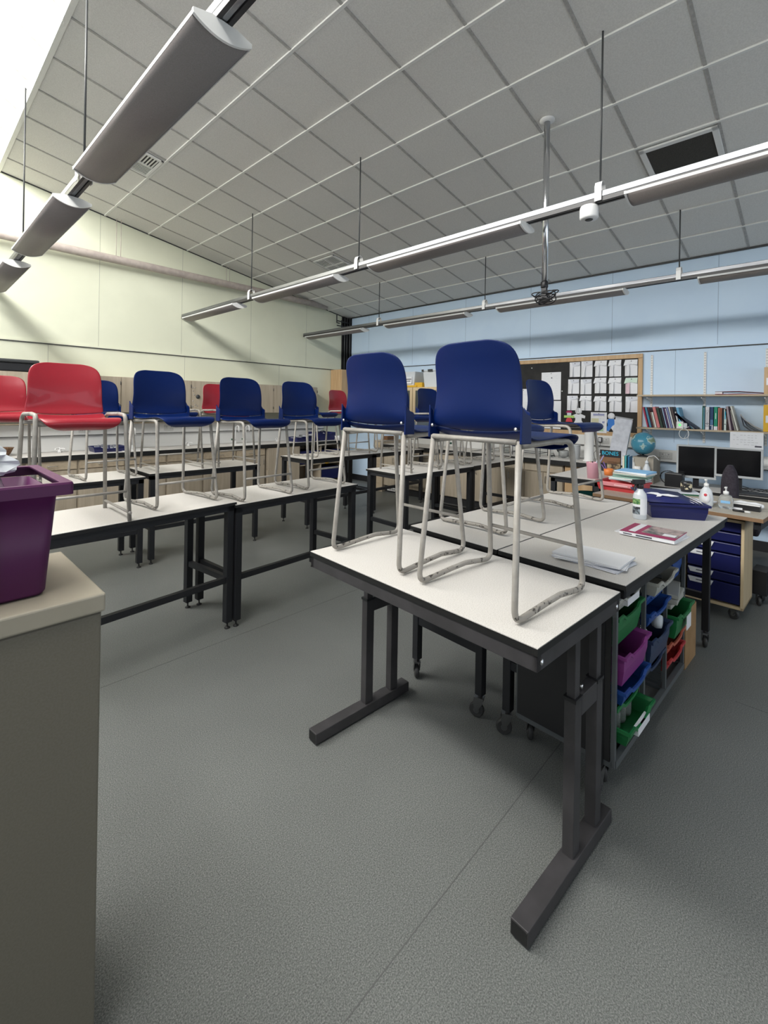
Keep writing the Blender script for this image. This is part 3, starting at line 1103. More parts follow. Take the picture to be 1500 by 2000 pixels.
t1 = sink_tap(2.42, 7.45, 0, 'white swan-neck tap on the yellow-wall worktop beside the small blue tray')
for x, lab in ((4.10, 'left white swan-neck tap of the pair in the middle of the yellow-wall worktop'), (4.30, 'right white swan-neck tap of the pair in the middle of the yellow-wall worktop')):
    dup(t1, (x, 7.45, .9), 0, lab)
for k, (x0, lab) in enumerate(((2.42, 'white sink in the yellow-wall worktop beside the small blue tray'), (4.18, 'white sink in the yellow-wall worktop under the pair of swan-neck taps'))):
    b = MB((x0, 7.28, .9)); b.box(x0 - .22, x0 + .22, 7.10, 7.42, .9, .906)
    ob = b.build('sink', ['wplastic'], bevel=.003); ob.location = (x0, 7.28, .9); tag(ob, lab, 'sink', 'sinks in the yellow-wall worktop')
gt0 = None
for x, lab in ((1.52, 'pair of white gas taps behind the legs of the biggest red stool'), (3.28, 'pair of white gas taps left of the middle swan-neck taps'), (4.98, 'pair of white gas taps right of the middle swan-neck taps')):
    if gt0 is None:
        gt0 = t = thing('gas_tap', lab, 'tap', (x, 7.48, .9), 0, 'low gas taps on the yellow-wall worktop')
        mb = MB(); mb.lathe([(0, 0), (.03, 0), (.022, .02), (.012, .05), (.012, .07)], seg=12); mb.build('base', 'wplastic', t)
        for s in (-1, 1):
            mb = MB(); mb.tube([(0, 0, .055), (s * .05, -.02, .055), (s * .055, -.03, .035)], .008, 8); mb.build('outlet', 'wplastic', t)
    else:
        dup(gt0, (x, 7.48, .9), 0, lab)


# sockets
def socket(x, y, z, rz, lab):
    t = thing('wall_socket', lab, 'socket', (x, y, z), rz, 'double wall sockets')
    mb = MB(); mb.box(-.073, .073, -.009, 0, -.043, .043); mb.build('plate', 'socket', t, bevel=.003)
    for s in (-1, 1):
        mb = MB(); mb.box(s * .035 - .003, s * .035 + .003, -.010, -.008, .008, .02).box(s * .035 - .014, s * .035 - .008, -.010, -.008, -.018, -.013).box(s * .035 + .008, s * .035 + .014, -.010, -.008, -.018, -.013)
        mb.build('pin_holes', 'ink', t)
        mb = MB(); mb.box(s * .012 - .006, s * .012 + .006, -.012, -.008, .006, .026); mb.build('switch', 'wplastic', t)
    return t


s0 = socket(1.83, YW - .051, 1.20, 0, 'double socket on the yellow-wall trunking, seen under the biggest red stool')
dup(s0, (3.0, YW - .051, 1.20), 0, 'double socket on the yellow-wall trunking, between the first two foreground blue stools')
dup(s0, (4.70, YW - .051, 1.20), 0, 'double socket on the yellow-wall trunking, right of the swan-neck taps')
dup(s0, (XW - .051, 2.16, 1.175), R(-90), 'double socket with the black charger on the trunking under the notice board')
dup(s0, (XW - .051, 1.40, 1.03), R(-90), 'double socket on the low trunking just left of the monitors')
dup(s0, (XW - .051, .28, 1.03), R(-90), 'double socket on the trunking at the right edge behind the wide monitor')

# wall cabinets
c0 = None
wd = .512
oddx = 5.795
cl = ['right-hand end', 'second from the right', 'third from the right', 'fourth from the right', 'fifth from the right', 'sixth from the right', 'seventh from the right',
      'eighth from the right', 'ninth from the right', 'tenth from the right', 'eleventh from the right']
for k in range(11):
    xc = oddx - wd * (k + .5)
    lab = 'pale wood wall cupboard high on the yellow wall, %s of its row' % cl[k]
    if c0 is None:
        c0 = t = thing('wall_cupboard', lab, 'cupboard', (xc, 7.46, 1.45), 0, 'wall cupboards on the yellow wall')
        mb = MB(); mb.box(-wd / 2, wd / 2, -.14, .165, 0, .515); mb.build('carcass', 'brown' if 0 else 'maple', t)
        mb = MB(); mb.box(-wd / 2 + .004, wd / 2 - .004, -.16, -.141, .004, .511)
        dr = mb.build('door', 'maple', t, bevel=.0015)
        mb = MB(); mb.cyl((wd / 2 - .006, -.164, .07), .006, .05, 8).cyl((wd / 2 - .006, -.164, .40), .006, .05, 8); mb.build('hinge', 'dgrey', dr)
    else:
        dup(c0, (xc, 7.46, 1.45), 0, lab)
t = thing('door_lock_plate', 'round dark lock and drilled holes on a wall cupboard door left of the red stool', 'lock', (3.36, 7.296, 1.70))
mb = MB(); mb.lathe([(0, -.01), (.03, -.01), (.034, 0)], (-.02, 0, .01), 16, axis='y'); mb.build('lock', 'dgrey', t)
mb = MB()
for a, b in ((-.11, .15), (-.07, .155), (-.1, .10), (-.08, .04), (-.1, -.06), (-.06, -.12), (-.1, -.15), (-.03, -.14)):
    mb.lathe([(0, -.003), (.008, -.002), (.009, 0)], (a, 0, b), 8, axis='y')
mb.build('screw_heads', 'screw', t)
struct('trim_15', MB().box(X0, 5.8, 7.44, 7.62, 1.285, 1.297), 'maple_x')
for x, c, lab in ((5.22, 'tray_orange', 'small orange notice low on a wall cupboard door'), (5.36, 'redcard', 'small red notice on the wall cupboard behind the foreground blue stools')):
    b = MB((x, 7.29, 1.6)); b.box(x - (.045 if c == 'tray_orange' else .11), x + (.045 if c == 'tray_orange' else .13), 7.288, 7.294, 1.5, 1.68)
    if c == 'redcard':
        b = MB((5.5, 7.29, 1.6)); b.box(5.39, 5.60, 7.288, 7.294, 1.5, 1.68); x = 5.5
    else:
        b = MB((5.2, 7.29, 1.6)); b.box(5.14, 5.24, 7.288, 7.294, 1.5, 1.68); x = 5.2
    ob = b.build('notice', c); ob.location = (x, 7.29, 1.6); tag(ob, lab, 'notice', 'small notices on the wall cupboards')

o = (6.54, 7.45, 1.42)
t = thing('tall_cupboard', 'golden oak wall cupboard in the far corner beneath the black conduits', 'cupboard', o)
mb = MB(o); mb.box(6.40, 6.66, 7.28, 7.62, 1.42, 2.37); mb.build('carcass', 'oak', t, bevel=.002)
mb = MB(o); mb.box(6.405, 6.655, 7.262, 7.28, 1.425, 2.365); mb.build('door', 'oak', t, bevel=.002)

# things on the wall cupboards / worktop
t = thing('paper_trimmer', 'black flat-topped machine on the wall cupboards at the far left', 'machine', (1.05, 7.42, 1.967))
mb = MB(); mb.box(-.20, .16, -.12, .12, 0, .105); mb.build('base', 'bplastic', t, bevel=.01)
mb = MB(); mb.box(-.36, .20, -.14, .14, .105, .150); mb.build('lid', 'dgrey', t, bevel=.018, seg=3)
mb = MB(); mb.lathe([(.05, 0), (.062, .09)], (-.28, -.02, .0), 20); mb.build('drum', 'milky', t)

t = thing('wicker_basket', 'small brown wicker basket on the worktop at the far left edge', 'basket', (.86, 7.38, .9))
mb = MB(); mb.lathe([(0, .004), (.085, .004), (.10, .03), (.125, .10), (.13, .105), (.12, .10), (.09, .03), (.0, .012)], seg=24, sx=1.25); mb.build('bowl', 'basket', t)


def tray_mesh(mb, W, D, H, wave=True, z0=0.0):
    """moulded storage tray, front at -y, rim at the top, centred on x; built from nested loops"""
    w, d = W / 2, D / 2
    def loop(ix, z, front_dip=0):
        out = []
        xs = [-1, -.86, -.62, -.45, -.15, .15, .45, .62, .86, 1]
        dip = [0, 0, 0, -.018, -.022, -.022, -.018, 0, 0, 0]
        for q, dd in zip(xs, dip):
            out.append((q * (w - ix), -d + ix, z + (dd * front_dip)))
        out.append((w - ix, 0, z)); out.append((w - ix, d - ix, z)); out.append((0, d - ix, z)); out.append((-w + ix, d - ix, z)); out.append((-w + ix, 0, z))
        return out
    f = 1 if wave else 0
    mb.grid([loop(.026, z0), loop(.014, z0 + H * .5), loop(.012, z0 + H - .014, f), loop(0, z0 + H - .014, f), loop(0, z0 + H, f), loop(.008, z0 + H, f),
             loop(.018, z0 + H - .012, f), loop(.030, z0 + .004)], False, True)
    mb._f([mb.v(p) for p in loop(.026, z0)][::-1])
    mb._f([mb.v(p) for p in loop(.030, z0 + .004)])
    return mb


def tray(name, label, loc, rz, W, D, H, m, group=None, paper_label=False):
    t = thing(name, label, 'tray', loc, rz, group)
    tray_mesh(MB(), W, D, H).build('tray_body', m, t)
    if paper_label:
        mb = MB(); mb.box(-.075, .075, -D / 2 - .002, -D / 2 + .02, H - .052, H - .022)
        mb.build('name_label', 'paper', t)
    return t


t = tray('storage_tray', 'shallow dark blue tray of clear plastic items on the yellow-wall worktop', (2.05, 7.32, .9), 0, .42, .30, .075, 'tray_navy')
b = MB()
for k in range(7):
    a = k * 1.1
    b.lathe([(.0, 0), (.018, .004), (.022, .05), (.0, .055)], (-.14 + .045 * k, .05 * math.sin(a), .03 + .006 * (k % 3)), 8)
b = b.build('plastic_bottles', 'clear'); b.location = (2.05, 7.32, .9); b['kind'] = 'stuff'; tag(b, 'loose clear plastic items in the blue tray on the yellow-wall worktop', 'plastic items')
t = tray('storage_tray', 'front dark blue tray heaped with papers and tools, corner end of the yellow-wall worktop', (5.42, 7.27, .9), 0, .50, .34, .085, 'tray_navy')
b = MB()
for k in range(9):
    b.X = Matrix.Translation((-.18 + .045 * k, -.05 + .03 * (k % 3), .075 + .006 * k)) @ Matrix.Rotation(.5 * k, 4, 'Z') @ Matrix.Rotation(.15 * math.sin(k), 4, 'X')
    b.mi = k % 2
    b.box(-.10, .10, -.05, .05, 0, .004)
b = b.build('loose_sheets', ['paper2', 'dgrey']); b.location = (5.42, 7.27, .9); tag(b, 'loose papers and black strips piled in the blue tray near the corner', 'papers', kind='stuff')
t = tray('storage_tray', 'deep dark blue tray of cables at the corner end of the yellow-wall worktop', (5.96, 7.36, .9), 0, .46, .40, .16, 'tray_navy')
t = thing('cable_bundle', 'black cable with white plugs in the deep blue tray near the corner', 'cable', (5.96, 7.36, .99))
mb = MB(); mb.tube([(.15 * math.cos(a * .8), .12 * math.sin(a), .04 + .05 * math.sin(a * 1.7)) for a in [k * .3 for k in range(50)]], .006, 6); mb.build('cable', 'bplastic', t)
mb = MB(); mb.box(-.12, -.05, -.17, -.13, .03, .06); mb.build('plug', 'wplastic', t, bevel=.005)
t = thing('wash_basin', 'small white basin on the worktop end in the far corner', 'basin', (6.22, 7.14, .90))
mb = MB(); mb.lathe([(0, .0), (.05, .0), (.065, .05), (.075, .085), (.07, .085), (.06, .05), (0, .012)], seg=20, sx=.95); mb.build('bowl', 'wplastic', t)

# ------------------------------------------------------------------ blue wall furniture
bu = None
for k in range(6):
    yc = 5.63 - .565 * k
    lab = 'pale wood base cabinet under the blue-wall worktop, %s from the far corner' % lab_n[k]
    if bu is None:
        bu = t = thing('base_cabinet', lab, 'cabinet', (6.58, yc, 0), 0, 'base cabinets along the blue wall')
        mb = MB(); mb.box(-.26, .28, -.282, .282, .12, .836); mb.build('carcass', 'maple', t)
        mb = MB(); mb.box(-.23, .28, -.282, .282, 0, .12); mb.build('plinth', 'skirt', t)
        for s in (-1, 1):
            mb = MB(); a = sorted((s * .004, s * .275)); mb.box(-.28, -.261, a[0], a[1], .13, .70)
            dr = mb.build('door', 'maple', t, bevel=.002)
            mb = MB(); mb.tube(fillet([(-.28, s * .04, .56), (-.305, s * .04, .56), (-.305, s * .04, .65), (-.28, s * .04, .65)], .012), .0045, 6); mb.build('handle', 'screw', dr)
        mb = MB(); mb.box(-.28, -.261, -.275, .275, .715, .83); mb.build('drawer', 'maple', t, bevel=.002)
    else:
        dup(bu, (6.58, yc, 0), 0, lab)
o = (6.58, 5.93, 0)
t = thing('end_panel', 'pale wood end panel with a raised ledge at the corner end of the blue-wall worktop', 'panel', o)
mb = MB(o); mb.box(6.27, 6.86, 5.915, 5.94, 0, .96); mb.build('panel', 'maple', t)
mb = MB(o); mb.box(6.27, 6.86, 5.94, 6.12, .92, .96).box(6.27, 6.30, 5.94, 6.12, 0, .92); mb.build('ledge', 'maple_x', t)
t = thing('vent_grille', 'white slotted plinth vent at the foot of the blue-wall cabinets', 'vent', (6.345, 5.62, .03))
mb = MB(); mb.box(-.012, -.006, -.22, .22, 0, .06); mb.build('plate', 'offwhite', t)
mb = MB()
for k in range(10):
    mb.box(-.014, -.011, -.20 + k * .04, -.18 + k * .04, .012, .048)
mb.build('slots', 'seam', t)
o = (6.56, 3.9, .9)
t = thing('worktop', 'white worktop with black edge along the blue wall', 'worktop', o)
mb = MB(o); mb.mi = 1; mb.box(6.25, 6.855, 1.92, 5.91, .836, .8975); mb.mi = 0; mb.box(6.252, 6.855, 1.92, 5.91, .8975, .9)
mb.build('slab', ['top', 'edge'], t)
# glazed wall cupboards
g0 = None
for k, yc in enumerate((5.62, 5.02, 4.42)):
    lab = ('birch framed glass cupboard door, left one above the blue-wall bench', 'birch framed glass cupboard above the blue-wall bench, seen between the big blue stools',
           'birch framed glass cupboard hidden behind the biggest stool back')[k]
    if g0 is None:
        g0 = t = thing('glazed_cupboard', lab, 'cupboard', (6.60, yc, 1.34), 0, 'glazed cupboards on the blue wall')
        mb = MB(); mb.box(-.18, .26, -.298, .298, .0, .018).box(-.18, .26, -.298, .298, .60, .62).box(-.18, .26, -.298, -.28, 0, .62).box(-.18, .26, .28, .298, 0, .62).box(.24, .26, -.298, .298, 0, .62).box(-.14, .24, -.28, .28, .3, .315)
        mb.build('carcass', 'birch', t)
        mb = MB()
        mb.box(-.20, -.181, -.294, .294, 0.002, .06).box(-.20, -.181, -.294, .294, .56, .618).box(-.20, -.181, -.294, -.235, .06, .56).box(-.20, -.181, .235, .294, .06, .56)
        dr = mb.build('door', 'birch', t, bevel=.002)
        mb = MB(); mb.box(-.192, -.188, -.236, .236, .06, .56); mb.build('pane', 'darkglass', dr)
    else:
        dup(g0, (6.60, yc, 1.34), 0, lab)
t = thing('storage_box', 'milky plastic box with a printed label, left on the glazed cupboards', 'box', (6.62, 5.48, 2.0), 0, 'boxes on the glazed cupboards')
mb = MB(); mb.grid([rrect(-.14, .14, -.12, .12, 0.0, .02), rrect(-.16, .16, -.16, .16, .25, .02)], False, True); mb.build('box_body', 'milky', t, solid=.004)
mb = MB(); mb.box(-.168, -.156, -.09, .10, .03, .15); mb.build('paper_label', 'paper', t)
mb = MB(); mb.box(-.170, -.167, -.08, .08, .105, .120).box(-.170, -.167, -.06, .07, .07, .083); mb.build('print', 'ink', t)
t = thing('storage_box', 'milky plastic box with clip lid, right on the glazed cupboards', 'box', (6.62, 4.94, 1.962), 0, 'boxes on the glazed cupboards')
mb = MB(); mb.grid([rrect(-.15, .15, -.20, .17, 0.0, .02), rrect(-.17, .17, -.22, .19, .28, .02)], False, True); mb.build('box_body', 'milky', t, solid=.004)
mb = MB(); mb.box(-.185, .185, -.235, .205, .28, .30); mb.build('lid', 'milky', t, bevel=.004)
mb = MB(); mb.box(-.195, -.18, .16, .20, .27, .312).box(-.195, -.18, -.04, .06, .27, .312); mb.build('clip', 'dgrey', t)
t = thing('storage_tray', 'yellow plastic tray lying on the glazed cupboards under the labelled box', 'tray', (6.60, 5.36, 1.962), 0)
mb = MB(); mb.prism([(-.33, 0), (.18, 0), (.18, .09), (.04, .09), (.02, .04), (-.33, .037)], 'x', -.2, .2) if False else mb.box(-.19, .19, -.12, .30, 0, .036).box(-.17, .17, -.23, -.06, 0, .085)
mb.build('tray_body', 'tray_yellow', t, bevel=.006)
bx = MB(); bx.box(-.1, .1, -.055, .055, 0, .07); bx = bx.build('cork_block', 'brown'); bx.location = (6.56, 6.03, .962)
tag(bx, 'small brown wooden block on the ledge at the corner end of the blue-wall bench', 'block')
sink_tap(6.66, 4.55, R(-90), 'white swan-neck tap on the blue-wall worktop, seen under the biggest blue stool')

# glassware and bits on the blue wall bench
def item(name, label, cat, prof, loc, m, seg=18, group=None):
    mb = MB(); mb.lathe(prof, seg=seg)
    o_ = mb.build(name, m); o_.location = loc
    return tag(o_, label, cat, group)


item('conical_flask', 'small conical glass flask on the blue-wall worktop', 'flask', [(0, 0), (.05, 0), (.052, .01), (.018, .09), (.016, .15), (.021, .155), (.014, .15), (.016, .09), (.046, .012), (0, .006)], (6.62, 2.82, .9), 'glass')
item('plastic_beaker', 'tall white plastic beaker on the blue-wall worktop beside the white tube', 'beaker', [(0, 0), (.055, 0), (.062, .20), (.068, .205), (.058, .2), (.05, .01), (0, .006)], (6.62, 2.47, .9), 'milky')
item('paper_roll_tube', 'upright white cardboard tube behind the blue stool seat', 'tube', [(0, 0), (.075, 0), (.075, .01), (.06, .02), (.06, .41), (.0, .412)], (6.50, 2.25, .9), 'wplastic')
item('glass_jar', 'squat clear jar with upturned black scoop on the blue-wall worktop', 'jar', [(0, 0), (.07, 0), (.072, .02), (.07, .10), (.06, .11), (.062, .1), (.064, .02), (0, .008)], (6.66, 2.66, .9), 'clear')
sc = MB(); sc.lathe([(.03, 0), (.035, .10)], (0, 0, 0), 14, axis='y'); sc = sc.build('scoop', 'dgrey'); sc.location = (6.66, 2.66, 1.05); sc.rotation_euler = (R(-28), 0, 0)
tag(sc, 'dark grey cylindrical scoop lying across the clear jar', 'scoop')
item('black_cup', 'small black bowl beside the white tube on the blue-wall worktop', 'bowl', [(0, 0), (.03, 0), (.055, .05), (.05, .052), (.026, .008), (0, .006)], (6.42, 2.06, .9), 'bplastic')
for k, (x, y, h, r, lab) in enumerate(((6.62, 3.55, .13, .045, 'clear beaker under the seat of the biggest stool, nearest the jar'), (6.70, 3.68, .10, .04, 'clear beaker at the back of the blue-wall worktop'),
                                  (6.58, 3.80, .16, .05, 'tallest clear beaker on the blue-wall worktop'), (6.72, 3.95, .12, .045, 'clear beaker leftmost of the four on the blue-wall worktop'))):
    item('beaker', lab, 'beaker', [(0, 0), (r, 0), (r, h), (r + .005, h + .004), (r - .003, h), (r - .003, .005), (0, .004)], (x, y, .9), 'glass', group='clear beakers on the blue-wall worktop')
t = thing('drying_rack', 'wire rack on the blue-wall worktop under the big stool seat', 'rack', (6.60, 3.15, .9))
for z in (.05, .14):
    mb = MB(); mb.tube([(-.13, -.22, z), (.13, -.22, z), (.13, .22, z), (-.13, .22, z), (-.13, -.22, z)], .005, 6); mb.build('wire_frame', 'dgrey', t)
for x, y in ((-.13, -.22), (.13, -.22), (.13, .22), (-.13, .22)):
    mb = MB(); mb.tube([(x, y, 0), (x, y, .15)], .005, 6); mb.build('post', 'dgrey', t)

# ------------------------------------------------------------------ notice board
BX = XW - .02
yL, yR_, zB, zT = 4.10, 1.69, 1.235, 2.372
o = (BX, 2.9, 1.235)
t = thing('notice_board', 'wood framed notice board covered in black paper on the blue wall', 'board', o)
mb = MB(o); mb.box(BX, XW - .002, yR_ + .03, yL - .03, zB + .03, zT - .03); mb.build('backing', 'board', t)
mb = MB(o)
mb.box(BX - .015, XW - .002, yR_, yL, zT - .06, zT).box(BX - .015, XW - .002, yR_, yL, zB, zB + .065).box(BX - .015, XW - .002, yR_, yR_ + .055, zB + .065, zT - .06).box(BX - .015, XW - .002, yL - .055, yL, zB + .065, zT - .06)
mb.build('frame', 'oak', t, bevel=.006)
PX = BX - .002


def pin_sheet(name, label, cat, u0, v0, u1, v1, m='paper', group=None, dx=0):
    """flat sheet pinned on the board between two opposite corners seen at (u, v)"""
    a, b = onx(u0, v0, PX), onx(u1, v1, PX)
    y0, y1 = sorted((a.y, b.y)); z0, z1 = sorted((a.z, b.z))
    t = thing(name, label, cat, (PX - dx, (y0 + y1) / 2, z0), 0, group)
    mb = MB(); mb.box(-.0015, 0, -(y1 - y0) / 2, (y1 - y0) / 2, 0, z1 - z0); mb.build('sheet', m, t)
    mb = MB(); mb.lathe([(0, -.008), (.006, -.006), (.006, 0)], (0, 0, z1 - z0 - .02), 8, axis='x'); mb.build('pin', 'dgrey', t)
    return t, (y1 - y0), (z1 - z0)


cols = [((1113, 1133), (1135.5, 1157), (1163, 1185), (1190.5, 1213), (1221, 1245)),
        ((1110, 1131), (1134, 1155), (1162, 1184), (1190, 1213), (1222, 1245)),
        ((1108, 1128), (1134, 1155), (1162, 1184), (1190.5, 1214), (1222, 1246))]
rowv = [((708, 736), (706, 736), (705, 735), (704, 735), (703, 734)), ((741, 769), (741, 770), (738, 768), (738, 769), (738, 769)), ((773, 801.5), (773, 802), (774, 803), (774, 804.5), (774.5, 805.5))]
rn = ('top', 'middle', 'bottom')
cn = ('first from the left', 'second from the left', 'third from the left', 'fourth from the left', 'last on the right')
rnd = random.Random(3)
for r in range(3):
    for c in range(5):
        u0, u1 = cols[r][c]; v0, v1 = rowv[r][c]
        lab = 'white folded paper pocket on the black board, %s row, %s' % (rn[r], cn[c])
        if (r, c) == (1, 4):
            lab = 'pink and green coloured folded paper pocket on the black board'
        if (r, c) == (1, 3):
            lab = 'folded paper pocket with a sketched corner flap, middle row of the black board'
        t, W, H = pin_sheet('paper_pocket', lab, 'paper pocket', u0, v0, u1, v1, 'paper', 'folded paper pockets on the black board')
        rr = rnd.uniform
        lower = 'pinktint' if (r, c) == (1, 4) else 'paper'
        upper = 'greentint' if (r, c) == (1, 4) else 'paper'
        fold = rr(.30, .42) * W                                   # the pocket flap: left panel stands off the sheet
        mb = MB(); mb.grid([[(-.002, W / 2 - .002, z), (-.020, W / 2 - fold * .5, z), (-.034 if z < .3 * H else -.022, W / 2 - fold - (rr(0, .01)), z)] for z in (.0, H * .35, H * .68)], False)
        mb.build('side_flap', lower, t)
        if (c >= 2 and rr(0, 1) > .15) or (r, c) == (2, 1):
            mb = MB(); mb.grid([[(-.002, -W / 2, H * .98), (-.002, 0, H * .98), (-.002, W / 2, H * .98)], [(-.030, -W / 2, H * .66), (-.008, 0, H * .72), (-.034, W / 2 + .010, H * .63)]], False)
            mb.build('top_flap', upper, t)
        else:
            mb = MB(); mb.grid([[(-.002, -W / 2, H * .98), (-.002, W * .35, H * .98)], [(-.014, -W / 2 + .005, H * .78), (-.006, W * .15, H * .70)]], False)
            mb.build('top_flap', 'paper2', t)


def scribble(t, W, H, m='grey', n=6, x=-.003, top=.85, bot=.15, seed=1):
    rr = random.Random(seed)
    mb = MB()
    for k in range(n):
        z = H * (top - (top - bot) * k / max(1, n - 1))
        a = -W * .40 + rr.random() * W * .1
        while a < W * .35:
            b = a + W * rr.uniform(.05, .18)
            mb.box(x, x + .001, a, min(b, W * .42), z, z + H * .008)
            a = b + W * rr.uniform(.03, .2)
    mb.build('writing', m, t)


t, W, H = pin_sheet('poster', 'tall white poster with a drawn bubble heading, right of centre on the black board', 'poster', 1058, 728, 1095, 781)
scribble(t, W, H, 'paper2', 9, seed=2)
mb = MB(); mb.box(-.004, -.002, -W * .06, W * .0, H * .78, H * .815); mb.build('dot', 'ink', t)
t, W, H = pin_sheet('poster', 'pale blue tinted poster directly beneath the tall white poster', 'poster', 1064, 783, 1095, 838)
scribble(t, W, H, 'greentint', 4, top=.6, bot=.3, seed=5)
t, W, H = pin_sheet('poster', 'white sheet partly hidden behind the biggest stool, on the black board', 'poster', 1010, 760, 1034, 838)
scribble(t, W, H, 'paper2', 8, seed=8)
t, W, H = pin_sheet('poster', 'white sheet low on the black board, above the hidden blue seat', 'poster', 1036, 818, 1061, 838)
scribble(t, W, H, 'paper2', 4, seed=9)
t, W, H = pin_sheet('poster', 'white information poster with yellow and green pictures, overlapping the board frame', 'poster', 1155, 805, 1185.5, 846, dx=.017)
scribble(t, W, H, 'grey', 8, seed=4, top=.92, bot=.08)
mb = MB(); mb.box(-.005, -.003, 0, W * .46, H * .42, H * .70); mb.build('yellow_picture', cmat((.62, .60, .40)), t)
mb = MB(); mb.box(-.005, -.003, -W * .30, 0, H * .08, H * .26); mb.build('green_picture', cmat((.38, .58, .36)), t)
mb = MB(); mb.box(-.005, -.003, -W * .36, -W * .22, H * .48, H * .56).box(-.005, -.003, -W * .35, W * .35, H * .84, H * .93); mb.build('purple_picture', cmat((.30, .32, .52)), t)


def gingerbread(label, u, v, s, m, name='paper_figure'):
    p = onx(u, v, PX)
    t = thing(name, label, 'figure', (PX, p.y, p.z))
    mb = MB(); mb.lathe([(0, -.006), (.032 * s, -.006), (.032 * s, 0)], (0, 0, .045 * s), 16, axis='x'); mb.build('head', 'paper', t)
    body = [(-.02, .02), (.02, .02), (.065, .0), (.062, -.025), (.03, -.02), (.03, -.045), (.06, -.10), (.03, -.115), (0, -.07), (-.03, -.115), (-.06, -.10), (-.03, -.045), (-.03, -.02), (-.062, -.025), (-.065, .0)]
    mb = MB(); mb.prism([(a * s, b * s) for a, b in body], 'x', -.006, 0); mb.build('body', m, t)
    return t


t = gingerbread('blue and white paper person shape pinned right of the information poster', 1194, 822, 1.45, 'paper')
mb = MB(); mb.prism([(a * 1.45, b * 1.45) for a, b in [(-.028, .018), (.028, .018), (.034, -.02), (.03, -.045), (.055, -.095), (.02, -.10), (-.01, -.05), (-.03, -.035)]], 'x', -.009, -.006); mb.build('shirt', 'bcard', t)
gingerbread('white paper person shape hanging just above the far blue seat', 1130, 812, 1.5, 'paper')
p = onx(1112, 812, PX)
t = thing('paper_robot', 'red and lime card figure standing out above the far blue seat', 'figure', (PX - .004, p.y, p.z))
mb = MB(); mb.prism([(-.05, .045), (.05, .045), (.03, .075), (-.03, .075)], 'x', -.006, 0); mb.build('hat', 'magenta', t)
mb = MB(); mb.box(-.006, 0, -.075, .075, -.03, .005); mb.build('arms', 'lime', t)
mb = MB(); mb.prism([(-.05, -.09), (.05, -.09), (.04, -.05), (.02, -.03), (-.02, -.03), (-.04, -.05)], 'x', -.006, 0); mb.build('skirt', 'redcard', t)
mb = MB(); mb.box(-.006, 0, -.03, .03, .005, .045); mb.build('face', 'paper2', t)
p = onx(1129, 776, PX)
t = thing('hanging_string', 'dark cord with a white knob hanging down the black board between paper pockets', 'cord', (PX, p.y, p.z - .22))
mb = MB(); mb.tube([(-.004, .005, .21), (-.004, -.012, 0)], .004, 6).tube([(-.004, -.005, .21), (-.004, .014, 0)], .004, 6); mb.build('cord', 'grey', t)
mb = MB(); mb.lathe([(0, -.012), (.008, -.012), (.008, 0)], (0, 0, .21), 10, axis='x'); mb.build('knob', 'wplastic', t)
for u, v, lab in ((1039, 719, 'single white pin near the top of the black board'), (1098, 764, 'single white pin right of the tall poster')):
    p = onx(u, v, PX)
    ob = MB(); ob.lathe([(0, -.01), (.008, -.008), (.008, 0)], seg=10, axis='x'); ob = ob.build('push_pin', 'wplastic'); ob.location = p; tag(ob, lab, 'pin')

# ------------------------------------------------------------------ shelves with books
for k, (y, z0) in enumerate(((1.585, 1.22), (1.0, 1.22), (.41, 1.22), (-.18, 1.22))):
    lab = ('shelf upright nearest the notice board', 'shelf upright above the gap between the monitors', 'shelf upright at the right edge beside the yellow file', 'shelf upright beyond the right edge')[k]
    if k == 3:
        continue
    t = thing('shelf_upright', 'white slotted ' + lab, 'shelf rail', (XW, y, z0), 0, 'slotted shelf uprights')
    mb = MB(); mb.box(-.016, 0, -.0125, .0125, 0, 2.345 - z0); mb.build('channel', 'white', t)
    mb = MB()
    for q in range(34):
        z = .02 + q * .033
        mb.box(-.0172, -.015, -.007, -.003, z, z + .016).box(-.0172, -.015, .003, .007, z, z + .016)
    mb.build('slots', 'grey', t)
    for zz in (1.39, 1.80):
        mb = MB(); mb.prism([(-.23, zz - z0 - .024), (-.016, zz - z0 - .024), (-.016, zz - z0 - .075), (-.03, zz - z0 - .075), (-.23, zz - z0 - .034)], 'y', -.004, .004)
        mb.build('bracket', 'white', t)
for z, lab in ((1.39, 'lower pale wood shelf holding the row of books'), (1.812, 'upper pale wood shelf with only a folder on it')):
    ob = MB((6.74, .6, z)); ob.box(6.62, 6.865, -.9, 1.70, z - .022, z); ob = ob.build('wall_shelf', 'maple_x', bevel=.001); ob.location = (6.74, .6, z)
    tag(ob, lab, 'shelf', 'wall shelves')

ZS = 1.3905
BG = 'books on the lower shelf'


def book(label, u, hgt, thick, lean, col, depth=.20, front=6.635, dz=0, name='book'):
    """spine faces the room; u = image column of the foot of the spine; lean tips the top to the left"""
    y = onx(u, 836, front).y
    t = thing(name, label, 'book', (front, y, ZS + dz + abs(math.sin(lean)) * thick / 2), group=BG, rot=(lean, 0, 0))
    mb = MB(); m = cmat(col)
    mb.box(0, depth, -thick / 2, -thick / 2 + .0015, 0, hgt).box(0, depth, thick / 2 - .0015, thick / 2, 0, hgt).box(0, .002, -thick / 2, thick / 2, 0, hgt)
    mb.build('cover', m, t)
    mb = MB(); mb.box(.002, depth - .003, -thick / 2 + .0015, thick / 2 - .0015, .003, hgt - .003); mb.build('pages', 'paper', t)
    return t


